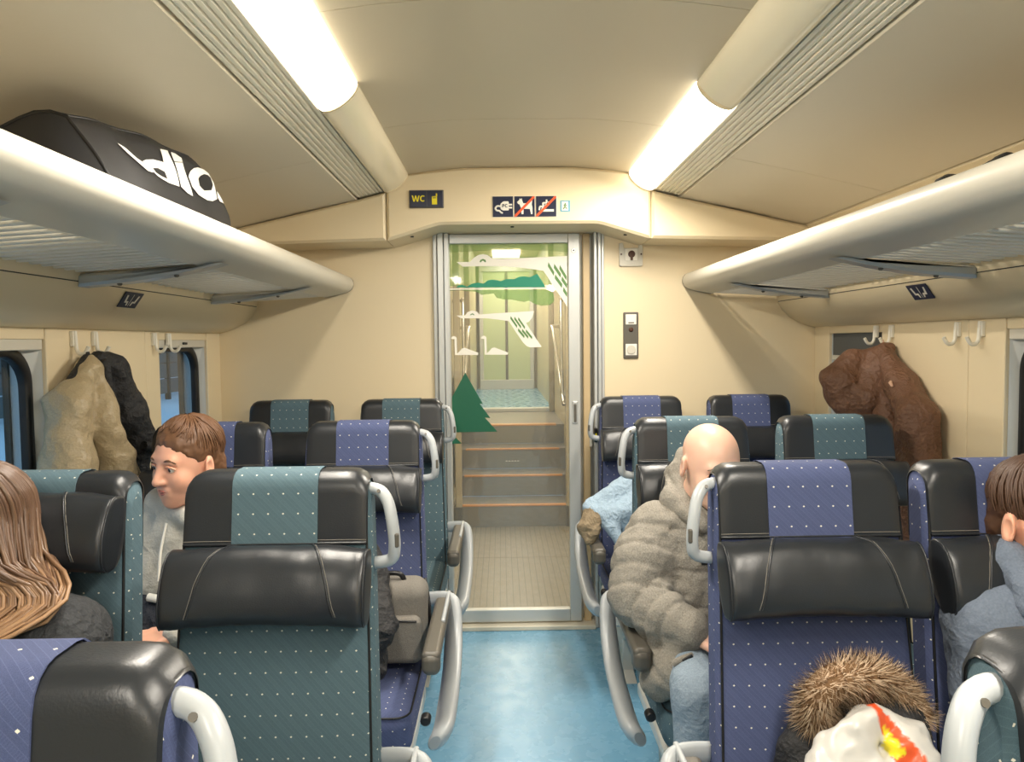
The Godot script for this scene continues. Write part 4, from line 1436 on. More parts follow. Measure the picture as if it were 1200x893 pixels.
		m.lathe([Vector2(0.004, 0), Vector2(0.004, 0.002)], Transform3D(Basis(Vector3.RIGHT, PI * 0.35), Vector3(aisle * (hx + 0.014), 1.122, z0 + 0.016)), 10)
		obj("screw_hole", m, mats.pad_grey, gh, false)
		m = MB.new()
		m.rbox(Vector3(aisle * (hx + 0.052), 1.025, z0 + 0.036), Vector3(0.009, 0.03, 0.012), 0.004, 2)
		obj("number_insert", m, mats.pad_grey, gh, false)
	return root


func all_seats() -> void:
	var protos := {}
	var zrow := {"A": -0.547, "B": -1.467, "C": -2.414, "D": -3.375}
	var plan := [
		["A", -1, true, "blue", "blue dotted seat with grab handle in front of the long-haired person's row"],
		["B", -1, true, "teal", "large teal dotted aisle seat in front of the backpack seat"],
		["B", -1, false, "teal", "teal dotted window seat with raised neck pillow behind the long-haired person"],
		["C", -1, true, "blue", "blue dotted aisle seat with the grey backpack on it"],
		["C", -1, false, "blue", "blue dotted window seat behind the man in the light hoodie"],
		["D", -1, true, "teal", "teal dotted seat at the end wall beside the spruce film"],
		["D", -1, false, "teal", "teal dotted seat at the end wall by the narrow window"],
		["A", 1, true, "teal", "teal dotted seat with grab handle in front of the plastic bag seat"],
		["B", 1, true, "blue", "large blue dotted aisle seat carrying the fur hood and plastic bag"],
		["B", 1, false, "blue", "blue dotted window seat behind the youth in the grey-blue hoodie"],
		["C", 1, true, "teal", "teal dotted aisle seat behind the bald man"],
		["C", 1, false, "teal", "empty teal dotted window seat in front of the brown jacket"],
		["D", 1, true, "blue", "blue dotted seat at the end wall with pale blue clothes on it"],
		["D", 1, false, "blue", "blue dotted seat at the end wall near the roller blind"],
	]
	for p in plan:
		var key := "%s%d%s%s" % [p[3], p[1], p[2], "up" if p[0] == "B" and p[1] < 0 and not p[2] else ""]
		var o: Node3D
		if protos.has(key):
			o = protos[key].duplicate()
		else:
			o = make_seat(mats["fabric_" + p[3]], -float(p[1]) if p[2] else 0.0, 0.11 if p[0] == "B" and p[1] < 0 and not p[2] else 0.0)
			protos[key] = o
		o.name = numbered("train_seat")
		add_child(o)
		var xs: Dictionary = {"A": 0.547, "B": 0.547, "C": 0.547, "D": 0.549} if p[1] < 0 else {"A": 0.515, "B": 0.538, "C": 0.545, "D": 0.557}
		if not p[2]:
			xs = {"B": 1.035, "C": 1.053, "D": 1.058} if p[1] < 0 else {"B": 0.968, "C": 1.032, "D": 1.062}
		o.position = Vector3(p[1] * xs[p[0]], 0, zrow[p[0]])
		tag(o, p[4], "train seat", "upholstered train seats")


# ---------------------------------------------------------------- soft things

func wobble(freq: float, sd: int) -> FastNoiseLite:
	var f := FastNoiseLite.new()
	f.noise_type = FastNoiseLite.TYPE_SIMPLEX_SMOOTH
	f.frequency = freq
	f.seed = sd
	f.fractal_octaves = 2
	return f


func cap(a: Vector3, b: Vector3, ra: float, rb := -1.0, k := 0.02) -> Array:
	return ["c", a, b, ra, ra if rb < 0 else rb, k]


func ell(c: Vector3, r: Vector3, k := 0.02, b := Basis()) -> Array:
	return ["e", c, b, r, 0.0, k]


func chain(pts: Array, radii: Array, k := 0.02) -> Array:
	var out := []
	for j in pts.size() - 1:
		out.append(cap(pts[j], pts[j + 1], radii[j], radii[j + 1], k))
	return out


func soft(called: String, prims: Array, cell: float, m: Material, parent: Node, amp := 0.0, freq := 14.0, sd := 3) -> MeshInstance3D:
	var mb := MB.new()
	mb.nets(prims, cell, wobble(freq, sd) if amp > 0 else null, amp)
	return obj(called, mb, m, parent)


const BL := Vector3(-0.875, 1.69, -1.6)
const BR := Vector3(-0.885, 1.69, -2.2)
const TL := Vector3(-1.0, 1.915, -1.62)
const TR := Vector3(-0.925, 1.935, -2.16)

func bag_side(s: float, v: float, off := 0.0) -> Vector3:
	var p := BL.lerp(BR, s).lerp(TL.lerp(TR, s), v)
	p += Vector3(1, 0.35, 0).normalized() * (0.012 * sin(clampf(v, 0, 1) * PI) + 0.004 * sin(s * 17.0 + v * 5.0) * v + off)
	return p


func luggage() -> void:
	# black sports bag on the rack, lettering on its aisle side
	var b := thing("duffel_bag", "black fabric sports bag with large white letters lying on the luggage rack", "bag", Vector3(-1.05, 1.665, -1.9))
	var rows := []
	for k in 34:
		var s := 1.1 * k / 33.0
		var top := 1.0 + 0.075 * sin(PI * clampf(s / 0.98, 0, 1)) - 0.55 * pow(clampf((s - 0.86) / 0.24, 0, 1), 1.7)
		var ring := PackedVector3Array()
		for j in 11:
			ring.append(bag_side(s, top * j / 10.0))
		var e := ring[10]
		var w := lerpf(0.2, 0.22, s) * (1.0 - 0.25 * pow(clampf((s - 0.9) / 0.2, 0, 1), 2.0))
		for j in 6:
			var t := (j + 1.0) / 6.0
			ring.append(e + Vector3(-w * t, 0.012 * sin(t * PI) - 0.055 * t * t + 0.006 * sin(s * 21.0 + t * 7.0), 0))
		var q := ring[16]
		ring.append(Vector3(q.x - 0.03, lerpf(q.y, 1.68, 0.5), q.z))
		ring.append(Vector3(q.x, 1.672, q.z))
		rows.append(ring)
	var m := MB.new()
	m.grid(rows, true)
	for e in [0, 33]:
		var ring: PackedVector3Array = rows[e]
		var c := Vector3.ZERO
		for p in ring: c += p
		c = c / ring.size() + Vector3(0, 0, 0.02 if e == 0 else -0.02)
		m.grid([ring, PackedVector3Array(Array(ring).map(func(p): return p.lerp(c, 0.5) + Vector3(0, 0, 0.012 if e == 0 else -0.012))), PackedVector3Array(Array(ring).map(func(p): return p.lerp(c, 0.98)))], true)
	obj("body", m, mats.bag_black, b)
	m = MB.new()
	var seam := []
	for p in rows[0]: seam.append(p)
	seam.append(rows[0][0])
	m.tube(seam, 0.004, 6)
	obj("edge_piping", m, mats.black_plastic, b)
	m = MB.new()
	var zp := []
	for k in 33: zp.append(rows[k][10] + Vector3(-0.01, 0.003, 0))
	m.tube(zp, 0.004, 6)
	obj("zip", m, mats.black_plastic, b)
	var letters := {
		"swash": [Vector2(0.213, 0.843), Vector2(0.256, 0.825), Vector2(0.315, 0.743), Vector2(0.383, 0.719), Vector2(0.427, 0.698), Vector2(0.407, 0.646), Vector2(0.355, 0.633), Vector2(0.299, 0.693), Vector2(0.248, 0.76)],
		"letter_d": [Vector2(0.363, 0.742), Vector2(0.413, 0.788), Vector2(0.474, 0.819), Vector2(0.546, 0.819), Vector2(0.581, 0.982), Vector2(0.672, 1.02), Vector2(0.598, 0.582), Vector2(0.514, 0.589), Vector2(0.44, 0.623), Vector2(0.408, 0.674), Vector2(0.393, 0.703)],
		"letter_i": [Vector2(0.675, 0.89), Vector2(0.771, 0.933), Vector2(0.735, 0.746), Vector2(0.702, 0.522), Vector2(0.653, 0.535), Vector2(0.612, 0.583), Vector2(0.632, 0.724)],
		"letter_dot": [Vector2(0.703, 1.02), Vector2(0.737, 1.02), Vector2(0.778, 0.989), Vector2(0.773, 0.941), Vector2(0.678, 0.902)],
		"letter_o": [Vector2(0.76, 0.768), Vector2(0.79, 0.82), Vector2(0.813, 0.858), Vector2(0.85, 0.9), Vector2(0.888, 0.923), Vector2(0.94, 0.922), Vector2(0.985, 0.895), Vector2(1.0, 0.791), Vector2(0.98, 0.6), Vector2(0.93, 0.56), Vector2(0.875, 0.55), Vector2(0.786, 0.577), Vector2(0.745, 0.646)],
		"letter_end": [Vector2(1.005, 0.699), Vector2(1.03, 0.636), Vector2(1.05, 0.573), Vector2(1.005, 0.58), Vector2(0.992, 0.622)],
	}
	for called in letters:
		bag_patch(called, letters[called], 0.003, mats.print_white, b)
	bag_patch("letter_gap", [Vector2(0.429, 0.705), Vector2(0.473, 0.726), Vector2(0.516, 0.704), Vector2(0.514, 0.627), Vector2(0.471, 0.64), Vector2(0.436, 0.659)], 0.0045, mats.bag_black, b)
	bag_patch("letter_gap", [Vector2(0.853, 0.785), Vector2(0.88, 0.825), Vector2(0.921, 0.858), Vector2(0.96, 0.862), Vector2(0.98, 0.84), Vector2(0.975, 0.758), Vector2(0.941, 0.684), Vector2(0.87, 0.656), Vector2(0.84, 0.701)], 0.0045, mats.bag_black, b)
	# dark clothes lying on the other rack
	var d := thing("dark_jacket", "black folded jacket lying on the nearly empty luggage rack", "jacket", Vector3(1.02, 1.66, -1.66))
	soft("cloth", [ell(Vector3(1.06, 1.715, -1.6), Vector3(0.14, 0.05, 0.17), 0.03), ell(Vector3(1.03, 1.75, -1.62), Vector3(0.09, 0.07, 0.09), 0.03), ell(Vector3(1.02, 1.74, -1.82), Vector3(0.07, 0.08, 0.055), 0.02), cap(Vector3(1.0, 1.72, -1.5), Vector3(1.1, 1.71, -1.42), 0.05, 0.035)], 0.011, mats.cloth_black, d, 0.012, 18.0)
	# grey backpack and black jacket on the seat
	var p := thing("backpack", "small grey melange backpack standing on the blue aisle seat", "backpack", Vector3(-0.44, 0.45, -2.24))
	m = MB.new()
	m.rbox(Vector3(-0.43, 0.58, -2.25), Vector3(0.22, 0.25, 0.13), 0.045, 6)
	obj("body", m, mats.pack_grey, p)
	m = MB.new()
	m.rbox(Vector3(-0.42, 0.545, -2.175), Vector3(0.17, 0.14, 0.05), 0.022, 5)
	var pk := obj("front_pocket", m, mats.pack_grey, p)
	m = MB.new()
	m.tube([Vector3(-0.495, 0.607, -2.15), Vector3(-0.42, 0.61, -2.148), Vector3(-0.345, 0.607, -2.15)], 0.003, 6)
	obj("zip", m, mats.black_plastic, pk)
	m = MB.new()
	m.rbox(Vector3(-0.45, 0.6, -2.152), Vector3(0.028, 0.022, 0.006), 0.003, 2)
	obj("tag", m, mats.black_plastic, pk)
	m = MB.new()
	m.tube(smooth_path([Vector3(-0.46, 0.7, -2.25), Vector3(-0.45, 0.722, -2.24), Vector3(-0.405, 0.724, -2.235), Vector3(-0.39, 0.7, -2.24)], 5), 0.008, 8)
	obj("carry_loop", m, mats.black_plastic, p)
	m = MB.new()
	m.tube(smooth_path([Vector3(-0.335, 0.685, -2.3), Vector3(-0.318, 0.62, -2.25), Vector3(-0.32, 0.53, -2.26), Vector3(-0.33, 0.475, -2.3)], 5), 0.012, 8, true, Vector2(0.5, 1.0))
	obj("shoulder_strap", m, mats.black_plastic, p)
	var j := thing("rumpled_jacket", "black rumpled jacket propped beside the grey backpack", "jacket", Vector3(-0.55, 0.45, -2.2))
	soft("cloth", [cap(Vector3(-0.58, 0.84, -2.32), Vector3(-0.5, 0.74, -2.2), 0.05, 0.065), cap(Vector3(-0.5, 0.76, -2.2), Vector3(-0.44, 0.62, -2.07), 0.06, 0.05), cap(Vector3(-0.46, 0.63, -2.08), Vector3(-0.455, 0.5, -2.06), 0.045, 0.035), cap(Vector3(-0.6, 0.72, -2.28), Vector3(-0.58, 0.53, -2.2), 0.1, 0.08), ell(Vector3(-0.55, 0.51, -2.06), Vector3(0.11, 0.05, 0.09))], 0.011, mats.cloth_black, j, 0.012, 16.0, 8)
	# pale blue clothes over the armrest at the end wall
	var c := thing("blue_jacket", "pale blue jacket with tan lining heaped over the armrest by the door", "jacket", Vector3(0.4, 0.45, -3.1))
	soft("blue_cloth", [cap(Vector3(0.28, 0.73, -3.06), Vector3(0.42, 0.8, -3.12), 0.035, 0.045, 0.03), cap(Vector3(0.42, 0.79, -3.12), Vector3(0.52, 0.8, -3.2), 0.05, 0.06, 0.03), cap(Vector3(0.33, 0.7, -3.04), Vector3(0.45, 0.72, -3.06), 0.05, 0.06, 0.03), cap(Vector3(0.44, 0.7, -3.08), Vector3(0.5, 0.54, -3.02), 0.07, 0.07, 0.03), cap(Vector3(0.36, 0.66, -3.0), Vector3(0.38, 0.61, -2.98), 0.03, 0.02)], 0.01, mats.denim_pale, c, 0.012, 11.0, 5)
	soft("tan_lining", [cap(Vector3(0.285, 0.73, -3.05), Vector3(0.255, 0.66, -3.02), 0.03, 0.034, 0.02), cap(Vector3(0.255, 0.66, -3.02), Vector3(0.262, 0.615, -3.0), 0.034, 0.022, 0.02), cap(Vector3(0.3, 0.71, -3.02), Vector3(0.285, 0.635, -2.99), 0.024, 0.02)], 0.008, mats.cloth_tan, c, 0.008, 26.0, 6)
	# dark coat with fur edged hood, and the plastic bag in front of it
	var f := thing("fur_hood_coat", "dark coat with brown fur-edged hood lying on the big blue seat", "coat", Vector3(0.6, 0.45, -1.38))
	soft("coat", [ell(Vector3(0.58, 0.6, -1.38), Vector3(0.15, 0.15, 0.075), 0.03), ell(Vector3(0.6, 0.72, -1.385), Vector3(0.1, 0.06, 0.06), 0.03), ell(Vector3(0.66, 0.69, -1.35), Vector3(0.05, 0.06, 0.05), 0.02), ell(Vector3(0.57, 0.5, -1.3), Vector3(0.18, 0.05, 0.14), 0.03)], 0.011, mats.cloth_black, f, 0.01, 15.0, 9)
	var path := smooth_path([Vector3(0.5, 0.705, -1.36), Vector3(0.5, 0.755, -1.35), Vector3(0.535, 0.785, -1.35), Vector3(0.585, 0.785, -1.355), Vector3(0.63, 0.775, -1.37), Vector3(0.665, 0.745, -1.37), Vector3(0.69, 0.7, -1.36)], 5)
	m = MB.new()
	m.tube(path, 0.034, 10)
	var ft := obj("fur_trim", m, mats.fur_base, f)
	m = MB.new()
	var fr := RandomNumberGenerator.new()
	fr.seed = 21
	for q in 6500:
		var s := fr.randf() * (path.size() - 1.01)
		var i0 := int(s)
		var o: Vector3 = path[i0].lerp(path[i0 + 1], s - i0)
		var t: Vector3 = (path[i0 + 1] - path[i0]).normalized()
		var r := Vector3(fr.randfn(), fr.randfn(), fr.randfn())
		r = (r - t * r.dot(t)).normalized()
		var thick := 0.033 if i0 < 18 else 0.026
		var root := o + r * (thick - 0.006)
		var tip := root + (r + t * fr.randf_range(-0.5, 0.5) + Vector3(fr.randfn() * 0.25, -0.25, fr.randfn() * 0.25)).normalized() * fr.randf_range(0.018, 0.04)
		var sd := t.cross(r).normalized() * 0.0014
		var v := fr.randf()
		m.c = Color(0.32, 0.19, 0.1).lerp(Color(0.78, 0.6, 0.42), v)
		var nn := r
		var a0 := m.put(root - sd, nn); m.put(root + sd, nn); m.put(tip, nn)
		m.tri(a0, a0 + 1, a0 + 2)
	var hairs := obj("fur_hairs", m, mats.vertex_fur, ft)
	hairs.set_meta("kind", "stuff")
	var pb := thing("plastic_bag", "crumpled white plastic carrier bag with red and yellow print", "plastic bag", Vector3(0.57, 0.45, -1.27))
	m = MB.new()
	m.c = Color(0.62, 0.6, 0.56)
	m.nets([ell(Vector3(0.56, 0.57, -1.27), Vector3(0.13, 0.13, 0.075), 0.03), ell(Vector3(0.52, 0.64, -1.27), Vector3(0.08, 0.07, 0.055), 0.03), cap(Vector3(0.53, 0.72, -1.285), Vector3(0.575, 0.745, -1.29), 0.022, 0.02, 0.03), cap(Vector3(0.575, 0.745, -1.29), Vector3(0.63, 0.7, -1.28), 0.024, 0.04, 0.03), cap(Vector3(0.48, 0.67, -1.27), Vector3(0.53, 0.72, -1.28), 0.03, 0.03, 0.03), ell(Vector3(0.625, 0.62, -1.26), Vector3(0.06, 0.1, 0.06), 0.03)], 0.006, wobble(16.0, 31), 0.013)
	var red := PackedVector2Array([Vector2(0.566, 0.775), Vector2(0.582, 0.765), Vector2(0.625, 0.715), Vector2(0.64, 0.68), Vector2(0.62, 0.675), Vector2(0.58, 0.7)])
	var yel := PackedVector2Array([Vector2(0.58, 0.745), Vector2(0.602, 0.71), Vector2(0.585, 0.7), Vector2(0.572, 0.705)])
	for q in m.v.size():
		var w := Vector2(m.v[q].x, m.v[q].y)
		if m.n[q].z > 0.0 or m.n[q].y > 0.5:
			if Geometry2D.is_point_in_polygon(w, yel): m.col[q] = Color(0.85, 0.72, 0.03)
			elif Geometry2D.is_point_in_polygon(w, red): m.col[q] = Color(0.72, 0.1, 0.03)
	obj("film", m, mats.bag_film, pb)


func bag_patch(called: String, pts: Array, off: float, m: Material, parent: Node) -> void:
	# a flat print that follows the bulging side of the bag: clip against a fine grid
	var poly := PackedVector2Array(pts)
	var mb := MB.new()
	var n := 26
	for a in n:
		for b in 20:
			var s0 := 0.2 + 0.86 * a / n
			var v0 := 0.5 + 0.54 * b / 20.0
			var cell := PackedVector2Array([Vector2(s0, v0), Vector2(s0 + 0.86 / n, v0), Vector2(s0 + 0.86 / n, v0 + 0.54 / 20), Vector2(s0, v0 + 0.54 / 20)])
			for piece in Geometry2D.intersect_polygons(poly, cell):
				var t := Geometry2D.triangulate_polygon(piece)
				var base := mb.v.size()
				for q in piece:
					mb.put(bag_side(q.x, q.y, off), Vector3(0.9, 0.43, 0).normalized())
				for k in t: mb.i.append(base + k)
	obj(called, mb, m, parent)


func coats() -> void:
	var x := -1.385
	var a := thing("hanging_jacket", "beige and black jacket hanging inside out on a hook by the window", "jacket", Vector3(-1.4, 0.62, -2.38))
	soft("lining", [
		cap(Vector3(x, 1.375, -2.37), Vector3(x, 1.25, -2.25), 0.025, 0.06, 0.03), cap(Vector3(x, 1.25, -2.25), Vector3(x + 0.01, 0.98, -2.19), 0.06, 0.085, 0.03),
		cap(Vector3(x + 0.02, 1.35, -2.37), Vector3(x + 0.03, 1.2, -2.36), 0.022, 0.05, 0.02), cap(Vector3(x + 0.03, 1.2, -2.36), Vector3(x + 0.05, 0.95, -2.45), 0.05, 0.07, 0.02),
		cap(Vector3(x + 0.01, 0.98, -2.19), Vector3(x + 0.02, 0.66, -2.18), 0.085, 0.09, 0.03), cap(Vector3(x + 0.05, 0.95, -2.45), Vector3(x + 0.05, 0.66, -2.46), 0.07, 0.075, 0.02)], 0.009, mats.lining_beige, a, 0.014, 9.0, 13)
	soft("collar", [cap(Vector3(x - 0.01, 1.385, -2.37), Vector3(x + 0.0, 1.29, -2.235), 0.018, 0.022, 0.01), cap(Vector3(x + 0.03, 1.37, -2.4), Vector3(x + 0.045, 1.25, -2.385), 0.016, 0.014, 0.01)], 0.007, mats.cloth_black, a)
	var sh := soft("shell", [
		cap(Vector3(x, 1.375, -2.42), Vector3(x, 1.35, -2.5), 0.035, 0.045, 0.03), cap(Vector3(x + 0.01, 1.35, -2.49), Vector3(x + 0.02, 1.2, -2.55), 0.045, 0.055, 0.03), cap(Vector3(x + 0.02, 1.2, -2.55), Vector3(x + 0.03, 1.075, -2.62), 0.055, 0.06, 0.03),
		cap(Vector3(x, 1.1, -2.6), Vector3(x, 0.9, -2.63), 0.05, 0.06, 0.02), cap(Vector3(x, 0.9, -2.63), Vector3(x, 0.66, -2.6), 0.06, 0.065, 0.02), cap(Vector3(x - 0.01, 1.3, -2.45), Vector3(x - 0.01, 0.7, -2.45), 0.035, 0.05, 0.03)], 0.009, mats.cloth_black, a, 0.01, 12.0, 14)
	var m := MB.new()
	m.tube([Vector3(x + 0.07, 1.085, -2.55), Vector3(x + 0.085, 1.07, -2.6), Vector3(x + 0.08, 1.075, -2.68)], [0.016, 0.018, 0.016], 8)
	obj("cuff", m, mats.cloth_black, sh)
	for q in [Vector3(x + 0.098, 1.07, -2.585), Vector3(x + 0.092, 1.073, -2.65)]:
		m = MB.new()
		m.lathe([Vector2(0.008, 0), Vector2(0.008, 0.004), Vector2(0.005, 0.006)], Transform3D(Basis(Vector3.BACK, -PI * 0.5), q), 12)
		obj("press_stud", m, mats.steel, sh)
	m = MB.new()
	m.tube(smooth_path([Vector3(x - 0.005, 1.37, -2.39), Vector3(x - 0.016, 1.41, -2.383), Vector3(x - 0.012, 1.37, -2.375)], 5), 0.004, 6)
	obj("hanger_loop", m, mats.cloth_black, a)
	# brown quilted jacket
	var b := thing("hanging_jacket", "brown padded jacket with hood hanging on a hook by the roller blind", "jacket", Vector3(1.36, 0.66, -2.75))
	var h := soft("hood", [
		ell(Vector3(1.285, 1.225, -2.92), Vector3(0.098, 0.1, 0.085), 0.04), ell(Vector3(1.34, 1.2, -2.86), Vector3(0.07, 0.09, 0.08), 0.03), ell(Vector3(1.375, 1.28, -2.87), Vector3(0.06, 0.08, 0.07), 0.03), cap(Vector3(1.41, 1.38, -2.88), Vector3(1.31, 1.335, -2.93), 0.03, 0.035, 0.03), cap(Vector3(1.31, 1.335, -2.93), Vector3(1.2, 1.275, -2.93), 0.032, 0.024, 0.04), cap(Vector3(1.27, 1.15, -2.9), Vector3(1.34, 1.11, -2.86), 0.045, 0.045, 0.03)], 0.008, mats.brown_nylon, b, 0.012, 8.0, 17)
	soft("body", [
		cap(Vector3(1.4, 1.37, -2.88), Vector3(1.385, 1.25, -2.72), 0.035, 0.05, 0.03), cap(Vector3(1.385, 1.25, -2.72), Vector3(1.37, 1.15, -2.58), 0.055, 0.07, 0.03), cap(Vector3(1.37, 1.15, -2.58), Vector3(1.365, 1.02, -2.56), 0.07, 0.07, 0.015), cap(Vector3(1.365, 0.995, -2.56), Vector3(1.365, 0.88, -2.555), 0.07, 0.068, 0.012), cap(Vector3(1.365, 0.86, -2.555), Vector3(1.37, 0.72, -2.56), 0.066, 0.06, 0.012),
		cap(Vector3(1.38, 1.22, -2.82), Vector3(1.37, 1.05, -2.76), 0.05, 0.055, 0.015), cap(Vector3(1.37, 1.03, -2.76), Vector3(1.37, 0.72, -2.74), 0.055, 0.06, 0.015), cap(Vector3(1.4, 1.1, -2.66), Vector3(1.4, 0.72, -2.65), 0.03, 0.04, 0.02)], 0.009, mats.brown_nylon, b, 0.01, 8.0, 18)
	m = MB.new()
	m.tube([Vector3(1.345, 1.275, -2.7), Vector3(1.325, 1.262, -2.68), Vector3(1.32, 1.25, -2.655)], [0.003, 0.007, 0.005], 6, true, Vector2(1, 0.4))
	obj("care_label", m, mats.label_pink, h)
	m = MB.new()
	m.tube(smooth_path([Vector3(1.41, 1.375, -2.885), Vector3(1.408, 1.415, -2.9), Vector3(1.415, 1.375, -2.905)], 5), 0.004, 6)
	obj("hanger_loop", m, mats.label_pink, b)


# ---------------------------------------------------------------- people

func head_prims(c: Vector3, b: Basis, nose := 1.0) -> Array:
	var T := Transform3D(b, c)
	var out := [
		ell(T * Vector3(0, 0.035, -0.012), Vector3(0.075, 0.082, 0.094), 0.02, b), ell(T * Vector3(0, -0.022, 0.02), Vector3(0.062, 0.085, 0.068), 0.03, b), ell(T * Vector3(0, -0.076, 0.038), Vector3(0.047, 0.036, 0.046), 0.025, b), ell(T * Vector3(0, -0.1, 0.06), Vector3(0.021, 0.017, 0.019), 0.02, b),
		cap(T * Vector3(0, -0.06, -0.025), T * Vector3(0, -0.19, -0.06), 0.05, 0.06, 0.03), cap(T * Vector3(-0.034, 0.026, 0.072), T * Vector3(0.034, 0.026, 0.072), 0.012, 0.012, 0.016)]
	for s in [-1.0, 1.0]:
		out.append(ell(T * Vector3(s * 0.038, -0.032, 0.054), Vector3(0.025, 0.028, 0.024), 0.02, b))
		out.append(["e", T * Vector3(s * 0.031, 0.005, 0.092), b, Vector3(0.02, 0.011, 0.014), 0.0, -0.012])
	out.append(cap(T * Vector3(0, 0.008, 0.084), T * Vector3(0, -0.03, 0.102 * nose), 0.009, 0.0125, 0.012))
	out.append(cap(T * Vector3(-0.017, -0.0575, 0.08), T * Vector3(0.017, -0.0575, 0.08), 0.0085, 0.0085, 0.008))
	out.append(cap(T * Vector3(-0.015, -0.0695, 0.078), T * Vector3(0.015, -0.0695, 0.078), 0.009, 0.009, 0.006))
	out.append(["c", T * Vector3(-0.023, -0.0635, 0.09), T * Vector3(0.023, -0.0635, 0.09), 0.002, 0.002, -0.004])
	for s in [-1.0, 1.0]:
		out.append(ell(T * Vector3(s * 0.0115, -0.033, 0.09), Vector3(0.009, 0.008, 0.011), 0.007, b))
		var eb: Basis = b * Basis(Vector3.UP, s * 0.45)
		out.append(ell(T * Vector3(s * 0.08, -0.006, -0.012), Vector3(0.009, 0.033, 0.021), 0.008, eb))
		out.append(["e", T * Vector3(s * 0.09, -0.004, -0.006), eb, Vector3(0.007, 0.018, 0.011), 0.0, -0.005])
	return out


func hand_prims(wrist: Vector3, dir: Vector3, up: Vector3, side: float, curl := 0.5) -> Array:
	# palm, four fingers and a thumb; up is the back of the hand, side +1 puts the thumb to the left of dir
	dir = dir.normalized()
	var rt := dir.cross(up).normalized()
	up = rt.cross(dir).normalized()
	var out := [cap(wrist, wrist + dir * 0.03, 0.026, 0.024, 0.015)]
	for f in 4:
		var o := (f - 1.5) * 0.0205 * side
		var k0 := wrist + dir * (0.088 - absf(f - 1.2) * 0.004) + rt * o
		out.append(cap(wrist + dir * 0.025 + rt * o * 0.7, k0, 0.0135, 0.0105, 0.012))
		var L: float = [0.04, 0.046, 0.042, 0.033][f]
		var d := dir
		var p := k0
		for s in 3:
			d = (d * cos(curl * 0.75) - up * sin(curl * 0.75)).normalized() if s > 0 else (dir * cos(curl * 0.5) - up * sin(curl * 0.5)).normalized()
			if s > 0:
				d = (dir * cos(curl * (0.5 + 0.75 * s)) - up * sin(curl * (0.5 + 0.75 * s))).normalized()
			var ln: float = L * [1.0, 0.65, 0.5][s]
			out.append(cap(p, p + d * ln, 0.0098 - s * 0.001, 0.009 - s * 0.001, 0.004))
			p += d * ln
	var tb := wrist + dir * 0.025 - rt * 0.026 * side
	var t1 := tb + (dir * 0.7 - rt * side * 0.6 - up * 0.3).normalized() * 0.038
	out.append(cap(tb, t1, 0.014, 0.0115, 0.012))
	out.append(cap(t1, t1 + (dir * 0.95 - rt * side * 0.1 - up * 0.35).normalized() * 0.032, 0.011, 0.0095, 0.004))
	return out


func face_parts(who: Node3D, c: Vector3, b: Basis, iris: Material, brow: Material) -> void:
	var T := Transform3D(b, c)
	for s in [-1.0, 1.0]:
		var m := MB.new()
		m.lathe([Vector2(0.001, -0.0115), Vector2(0.008, -0.0083), Vector2(0.0115, 0), Vector2(0.0085, 0.0078), Vector2(0.0055, 0.0101)], Transform3D(b * Basis(Vector3.RIGHT, PI * 0.5 + 0.12), T * Vector3(s * 0.031, 0.004, 0.072)), 16)
		var e := obj("eye", m, mats.eye_white, who)
		m = MB.new()
		m.lathe([Vector2(0.0056, 0.0099), Vector2(0.004, 0.0112), Vector2(0.001, 0.0118)], Transform3D(b * Basis(Vector3.RIGHT, PI * 0.5 + 0.12), T * Vector3(s * 0.031, 0.004, 0.072)), 14)
		obj("iris", m, iris, e)
		m = MB.new()
		m.tube([T * Vector3(s * 0.046, 0.005, 0.074), T * Vector3(s * 0.04, 0.0115, 0.081), T * Vector3(s * 0.03, 0.0135, 0.0845), T * Vector3(s * 0.02, 0.01, 0.083)], 0.0032, 6)
		obj("eyelid", m, mats.skin, e)
		m = MB.new()
		m.tube(smooth_path([T * Vector3(s * 0.05, 0.022, 0.073), T * Vector3(s * 0.035, 0.031, 0.083), T * Vector3(s * 0.016, 0.027, 0.086)], 4), [0.001, 0.002, 0.003, 0.0034, 0.0036, 0.0036, 0.0032, 0.0028, 0.0015], 6)
		obj("eyebrow", m, brow, who)
	var lm := MB.new()
	lm.tube([T * Vector3(-0.02, -0.0625, 0.083), T * Vector3(-0.008, -0.0585, 0.0895), T * Vector3(0, -0.06, 0.0905), T * Vector3(0.008, -0.0585, 0.0895), T * Vector3(0.02, -0.0625, 0.083)], [0.001, 0.0034, 0.0036, 0.0034, 0.001], 6)
	lm.tube([T * Vector3(-0.018, -0.0655, 0.083), T * Vector3(0, -0.068, 0.0885), T * Vector3(0.018, -0.0655, 0.083)], [0.001, 0.0044, 0.001], 6)
	obj("lips", lm, mats.lip, who)


